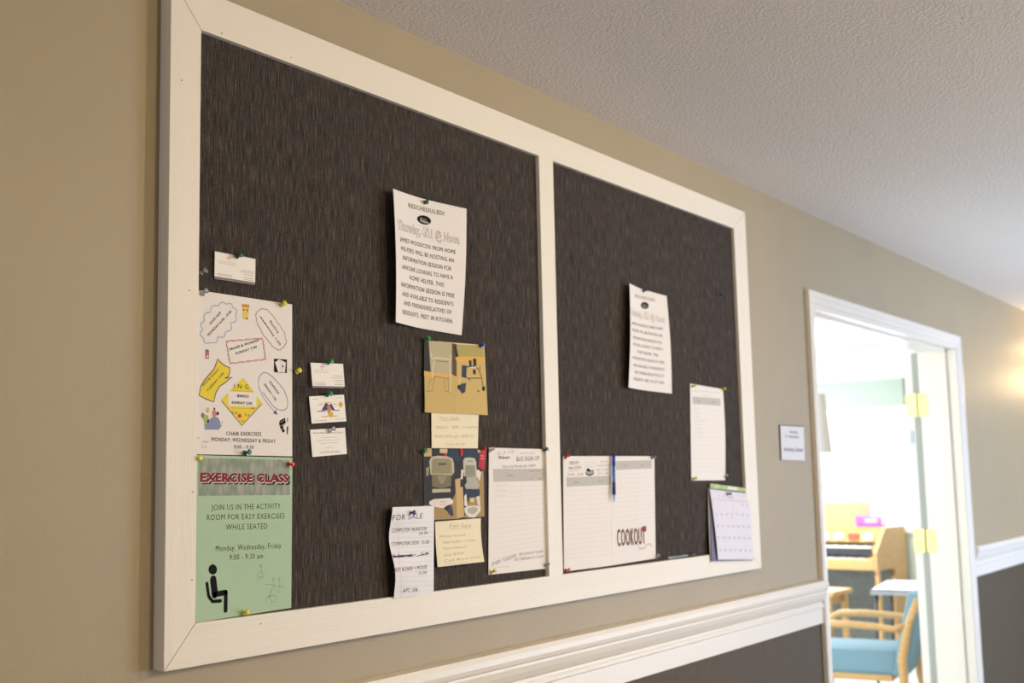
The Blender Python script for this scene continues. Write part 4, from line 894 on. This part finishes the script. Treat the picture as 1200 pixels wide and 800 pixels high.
# ------------------------------------------------------------------ pens
def axis_matrix(a, c):
    d_ = (c-a); return Matrix.Translation(a) @ d_.to_track_quat('Z', 'Y').to_matrix().to_4x4(), d_.length
pa, pb = Vector(onY(719.2, 531.5, -.010)), Vector(onY(719.6, 588.5, -.0125))
pen = tag(empty('ballpoint_pen', pb), 'translucent blue ballpoint pen clipped upright between the two cookout sheets', 'pen', 'pens')
MA, Lp = axis_matrix(pb, pa); MAl = Matrix.Translation(-pb) @ MA
pr1 = .0045
MB().lathe([(.0008, 0), (.0016, .004), (.0034, Lp*.14), (.0040, Lp*.16)], MAl, 14).build('tip', mat('pen_pale', (128, 176, 224), .25), pen, smooth=True)
MB().lathe([(.0044, Lp*.16), (.0047, Lp*.25), (.0044, Lp*.40), (.0041, Lp*.42)], MAl, 14).build('grip', mat('pen_navy', (38, 34, 116), .5), pen, smooth=True)
MB().lathe([(.0040, Lp*.42), (.0041, Lp*.74)], MAl, 14).build('barrel', mat('pen_sky', (84, 150, 222), .18), pen, smooth=True)
MB().lathe([(.0043, Lp*.74), (.0044, Lp*.95), (.0030, Lp*.96), (.0027, Lp), (.0018, Lp*1.01)], MAl, 14).build('cap', mat('pen_blue', (46, 60, 186), .2), pen, smooth=True)
MB().box((-.0016, .0058, Lp*.55), (.0016, .0072, Lp*.95), M=MAl).box((-.0016, .0030, Lp*.93), (.0016, .0072, Lp*.96), M=MAl).build('clip', mat('pen_blue', (46, 60, 186), .2), pen)
pa, pb = Vector(onY(782.5, 653.8, -.0045)), Vector(onY(817, 648.8, -.0045))
dz_ = .0
pen = tag(empty('ballpoint_pen', pa), 'clear pen with a dark cap lying on the lower frame ledge left of the calendar', 'pen', 'pens')
MA, Lp = axis_matrix(pa, pb); MAl = Matrix.Translation(-pa) @ MA
MB().lathe([(.0032, 0), (.0036, .002), (.0036, Lp*.68)], MAl, 12).build('barrel', mat('pen_clear_grey', (150, 158, 164), .15), pen, smooth=True)
MB().lathe([(.0044, Lp*.66), (.0046, Lp*.9), (.0036, Lp), (.002, Lp*1.005)], MAl, 12).build('cap', mat('pen_cap_dark', (28, 28, 34), .3), pen, smooth=True)

# ------------------------------------------------------------------ room sign beside the door
q = [Vector(onY(*p, WD-.005)) for p in ((914.6, 498.6), (941.8, 500.0), (943.4, 539.6), (916.2, 538.6))]
cx = sum(q, Vector())/4
sgn = tag(empty('room_sign', (cx.x, WD, cx.z)), 'small white Activity Center sign with a black edge, on the wall left of the doorway', 'sign')
bp_ = MB(); e_ = .0035
bp_.prism([q[0]+Vector((-e_, .0025, e_)), q[3]+Vector((-e_, .0025, -e_*.2)), q[2]+Vector((e_*.3, .0025, -e_*.2)), q[1]+Vector((e_*.3, .0025, e_))], (0, .0023, 0)); child(bp_.build('back_plate', mat('sign_black', (46, 50, 48), .4)), sgn)
s = Sheet('face_plate', [(914.6, 498.6), (941.8, 500.0), (943.4, 539.6), (916.2, 538.6)], mat('sign_white', (226, 224, 228), .35), lambda u, v: 0, 2, 2, y0=WD-.005, thick=.002)
SG = Z(900, 480, 10)
sb = ink('sign_print', (58, 50, 54))
s.text('Vending', *SG((250, 270), (342, 276)), 2.9, m=sb, bold=.02); s.text('Machines', *SG((250, 328), (358, 332)), 2.9, m=sb, bold=.02); s.text('Activity Center', *SG((188, 482), (414, 490)), 4.4, m=sb, bold=.02)
s.line(SG((195, 308), (232, 312)), 1.6, sb, 'arrow'); s.line(SG((216, 285), (218, 335)), 1.6, sb, 'arrow')
fo = s.done(None, None); child(fo, sgn)

# ------------------------------------------------------------------ wall sconce just past the frame on the right
sc = tag(empty('wall_sconce', (7.36, WD, 2.05)), 'warm-lit wall sconce on the hall wall beyond the doorway', 'sconce')
MB().lathe([(.055, 0), (.055, .012), (.03, .02)], Matrix.Rotation(math.pi/2, 4, 'X'), 20).build('wall_plate', m_brass, sc, smooth=False)
MB().tube([(0, -.015, 0), (0, -.07, -.01), (0, -.10, .01)], .007, 8).build('arm', m_brass, sc, smooth=True)
MB().lathe([(.03, -.02), (.055, .02), (.075, .09), (.085, .12)], Matrix.Translation((0, -.11, .02)), 20).build('glass_shade', mat('frosted_shade', (255, 214, 150), .4, emit=3.0), sc, smooth=True)
light('sconce_bulb', 'POINT', (7.36, -.11, 2.16), (7.6, 0, 3), 34, (1.0, .70, .36), .05)
light('sconce_bulb', 'POINT', (7.36, -.20, 2.02), (7.6, 0, 3), 12, (1.0, .70, .36), .06)

# ================================================================== activity room
# valance above the window
va = tag(MB().box((FX0-.12, WY0-.02, 2.005), (FX0-.02, WY1+.05, 2.245)).build('window_valance', m_val, bevel=.004), 'pale green box valance across the top of the bright window', 'valance')

def local(name, D, px, face, dz=0):      # an Empty whose local -y faces along the given heading
    p = onD(px, D); o = empty(name, (p.x, p.y, dz)); return o
vdir = lambda px: math.atan2(ray(px, 545)[1], ray(px, 545)[0])
# armchair : local +y = the way the sitter faces, local x = across
ch = local('armchair', 6.80, 990, 0); ch.rotation_euler.z = vdir(1008)-math.radians(11)
tag(ch, 'oak armchair with light blue seat and back, in front of the small patterned table', 'armchair')
w2 = .285
st = MB(); st.box((-.235, -.24, .355), (.235, .27, .49)); so = st.build('seat', m_blue, ch, bevel=.034, smooth=True)
bkm = MB(); Mt = Matrix.Translation((0, -.235, .40)) @ Matrix.Rotation(math.radians(14), 4, 'X'); bkm.box((-.235, -.045, -.05), (.235, .03, .41), M=Mt); bkm.build('backrest', m_blue, ch, bevel=.022, smooth=True)
fr = MB(); fr.box((-.225, -.20, .325), (.225, .20, .36)); fr.build('seat_frame', m_oak_x, ch, bevel=.005)
for sx in (-1, 1):
    x = sx*(w2-.01)
    MB().tube([(x, .25, 0), (x, .245, .3), (x, .235, .545), (x, .215, .60), (x, .17, .625)], [.019, .021, .023, .022, .020], 8).build('leg', m_oak, ch, smooth=True)
    MB().tube([(x, -.33, 0), (x, -.27, .3), (x, -.265, .45), (x, -.30, .62), (x, -.36, .775)], [.020, .024, .025, .022, .016], 8).build('leg', m_oak, ch, smooth=True)
    MB().tube([(x, .215, .600), (x, .17, .626), (x, .02, .630), (x, -.14, .622), (x, -.23, .612), (x, -.29, .635)], [.017, .020, .021, .019, .018, .016], 8, ry=1.25).build('armrest', m_oak_x, ch, smooth=True)
MB().box((-.275, -.355, .70), (.275, -.335, .76)).build('back_rail', m_oak_x, ch, bevel=.004)

# small patterned table
tb = local('card_table', 8.2, 1076, 0); tb.rotation_euler.z = vdir(1052)+math.radians(-8)
tag(tb, 'small patterned table with thin dark metal legs, behind the armchair', 'table')
MB().box((-.36, -.36, .655), (.36, .36, .672)).build('tabletop', m_check, tb, bevel=.003)
e_ = MB()
for a, c in (((-.365, -.365, .635), (.365, -.345, .660)), ((-.365, .345, .635), (.365, .365, .660)), ((-.365, -.345, .635), (-.345, .345, .660)), ((.345, -.345, .635), (.365, .345, .660))): e_.box(a, c)
e_.build('table_edge', mat('table_edge_grey', (176, 178, 190), .4), tb)
for sx in (-1, 1):
    for sy in (-1, 1):
        MB().tube([(sx*.33, sy*.33, .64), (sx*.35, sy*.35, 0)], .011, 8).build('leg', m_steel, tb, smooth=True)
        br = MB().tube([(sx*.33, sy*.335, .50), (sx*.22, sy*.335, .64)], .006, 6).build('brace', m_steel, tb, smooth=True)

# electric organ : local -x = keyboard side, local y = along the keys
og_ = local('electric_organ', 8.55, 990, 0); og_.rotation_euler.z = math.radians(-3)
tag(og_, 'light oak electric organ with two keyboards against the far side of the activity room', 'organ')
wl, wr = -.62, .62       # local y; the right end (towards -y) is seen
og_.scale.z = 1.03; og_.location = Vector(onD(1013, 9.36)) + Vector((math.cos(og_.rotation_euler.z), math.sin(og_.rotation_euler.z), 0))*.34 + Vector((-math.sin(og_.rotation_euler.z), math.cos(og_.rotation_euler.z), 0))*.62
for sy in (-1, 1):
    y0, y1 = (wl, wl+.03) if sy < 0 else (wr-.03, wr)
    m = MB(); n = 7; pf = [(-.34, .66), (-.34, .80), (-.12, .985), (.30, .985), (.30, .60), (.05, .60), (.05, .66)]
    V = [(x, y0, z) for x, z in pf]+[(x, y1, z) for x, z in pf]
    m.add(V, [tuple(range(n)), tuple(range(2*n-1, n-1, -1))]+[(i, (i+1) % n, (i+1) % n+n, i+n) for i in range(n)]); m.build('side_panel', m_oak_x, og_)
    MB().box((.02, y0, 0), (.30, y1, .60)).build('side_leg', m_oak, og_, bevel=.003)
    MB().box((-.32, y0, 0), (-.27, y1+(0), .66)).build('front_leg', m_oak, og_, bevel=.003)
MB().box((-.12, wl+.03, .965), (.30, wr-.03, .985)).build('top_board', m_oak_x, og_, bevel=.002)
MB().box((-.345, wl+.03, .665), (-.31, wr-.03, .745)).build('key_slip', m_oak_x, og_, bevel=.003)
MB().box((-.31, wl+.03, .66), (.28, wr-.03, .70)).build('key_bed', m_oak_x, og_)
ctl = MB(); pf = [(-.135, .865), (-.115, .965), (-.09, .965), (-.09, .865)]
V = [(x, y, z) for y in (wl+.03, wr-.03) for x, z in pf]; ctl.add(V, [(0, 1, 2, 3), (7, 6, 5, 4)]+[(i, (i+1) % 4, (i+1) % 4+4, i+4) for i in range(4)])
cp_ = ctl.build('control_panel', mat('panel_wood', (214, 172, 104), .45), og_)
for k in range(9):
    y = wl+.10+k*.125
    MB().box((-.152, y, .885), (-.118, y+.085, .935)).build('stop_tab', mat('tab_cream', (244, 238, 220), .4) if k % 4 != 1 else mat('tab_red', (206, 90, 70), .4), og_).parent = cp_
MB().box((-.20, wl+.09, .765), (-.17, wr-.09, .815)).build('key_riser', mat('riser_dark', (52, 50, 62), .5), og_)
for lev, (x0, x1, z) in enumerate(((-.31, -.175, .745), (-.205, -.10, .835))):
    man = MB().box((x0+.012, wl+.09, z-.03), (x1, wr-.09, z-.012)).build('keyboard', mat('riser_dark', (52, 50, 62), .5), og_)
    nk = 44; kw = (wr-wl-.20)/nk
    kme = None; bme = None
    for k in range(nk):
        y = wl+.10+k*kw
        if kme is None:
            o = MB().box((x0, 0, z-.012), (x1, kw*.93, z+.004)).build('white_key', mat('ivory', (244, 240, 230), .3)); kme = o.data
        else: o = bpy.data.objects.new('white_key', kme); C.objects.link(o)
        o.location = (0, y, 0); o.parent = man
        if k % 7 in (0, 1, 3, 4, 5):
            if bme is None:
                o = MB().box((x0+.05, -.005, z+.004), (x1, .006, z+.014)).build('black_key', m_ink); bme = o.data
            else: o = bpy.data.objects.new('black_key', bme); C.objects.link(o)
            o.location = (0, y+kw, 0); o.parent = man
    for yy in (wl+.03, wr-.09): MB().box((x0, yy, z-.03), (x1+.01, yy+.06, z+.012)).build('key_block', m_oak_x, og_)
MB().box((.03, wl+.03, .02), (.05, wr-.03, .66)).build('lower_panel', m_grey_cloth, og_)
ms = MB(); Mm = Matrix.Translation((.06, 0, .985)) @ Matrix.Rotation(math.radians(12), 4, 'Y'); ms.box((0, -.42, 0), (.012, .43, .20), M=Mm)
ms.build('music_rest', mat('rest_cream', (190, 150, 116), .8), og_, bevel=.004)
for k in range(9): MB().box((-.30, wl+.25+k*.07, .03), (.03, wl+.275+k*.07, .055)).build('pedal', m_oak, og_)

bpy.context.view_layer.update()
Mo = og_.matrix_world
p = Mo @ Vector((.02, -.45, .9855))
gb = empty('game_box', p); gb.rotation_euler.z = og_.rotation_euler.z + math.radians(8)
tag(gb, 'flat purple board game box lying on top of the organ', 'box')
MB().box((-.10, -.10, 0), (.10, .10, .05)).build('box_base', mat('box_purple', (150, 84, 176), .45), gb, bevel=.001)
MB().box((-.104, -.104, .02), (.104, .104, .085)).build('box_lid', mat('box_magenta', (184, 96, 190), .4, noise=.35, nscale=22), gb, bevel=.001)
MB().box((-.1048, -.07, .032), (-.104, .03, .07)).build('side_picture', mat('box_pale', (206, 170, 176), .4), gb)

# bench in front of the organ
p = Mo @ Vector((-.72, .15, 0)); bn = empty('organ_bench', (p.x, p.y, 0)); bn.rotation_euler.z = og_.rotation_euler.z
p2 = onD(972, 8.75); 
bn.location = Vector(p2) + Vector((-math.sin(bn.rotation_euler.z), math.cos(bn.rotation_euler.z), 0))*.44
tag(bn, 'light oak organ bench standing in front of the organ, half hidden by the door frame', 'bench')
MB().box((-.17, -.44, .565), (.17, .44, .60)).build('seat', m_oak_x, bn, bevel=.004)
MB().box((-.14, -.38, .50), (.14, .38, .565)).build('apron', m_oak_x, bn)
for sx in (-1, 1):
    for sy in (-1, 1): MB().box((sx*.14-.02, sy*.39-.02, 0), (sx*.14+.02, sy*.39+.02, .565)).build('leg', m_oak, bn, bevel=.002)

# floor lamp whose shade shows beside the door frame
lp = local('floor_lamp', 7.6, 943, 0)
tag(lp, 'floor lamp with a plain white shade beside the left edge of the doorway', 'floor lamp')
MB().lathe([(.15, 0), (.15, .015), (.03, .03)], Matrix(), 24).build('base', m_brass, lp); MB().lathe([(.012, .03), (.012, 1.64)], Matrix(), 12).build('pole', m_brass, lp)
MB().lathe([(.140, 1.59), (.112, 1.97), (.108, 1.97), (.136, 1.59)], Matrix(), 28).build('lamp_shade', mat('shade_cloth', (226, 218, 220), .8), lp, smooth=False)
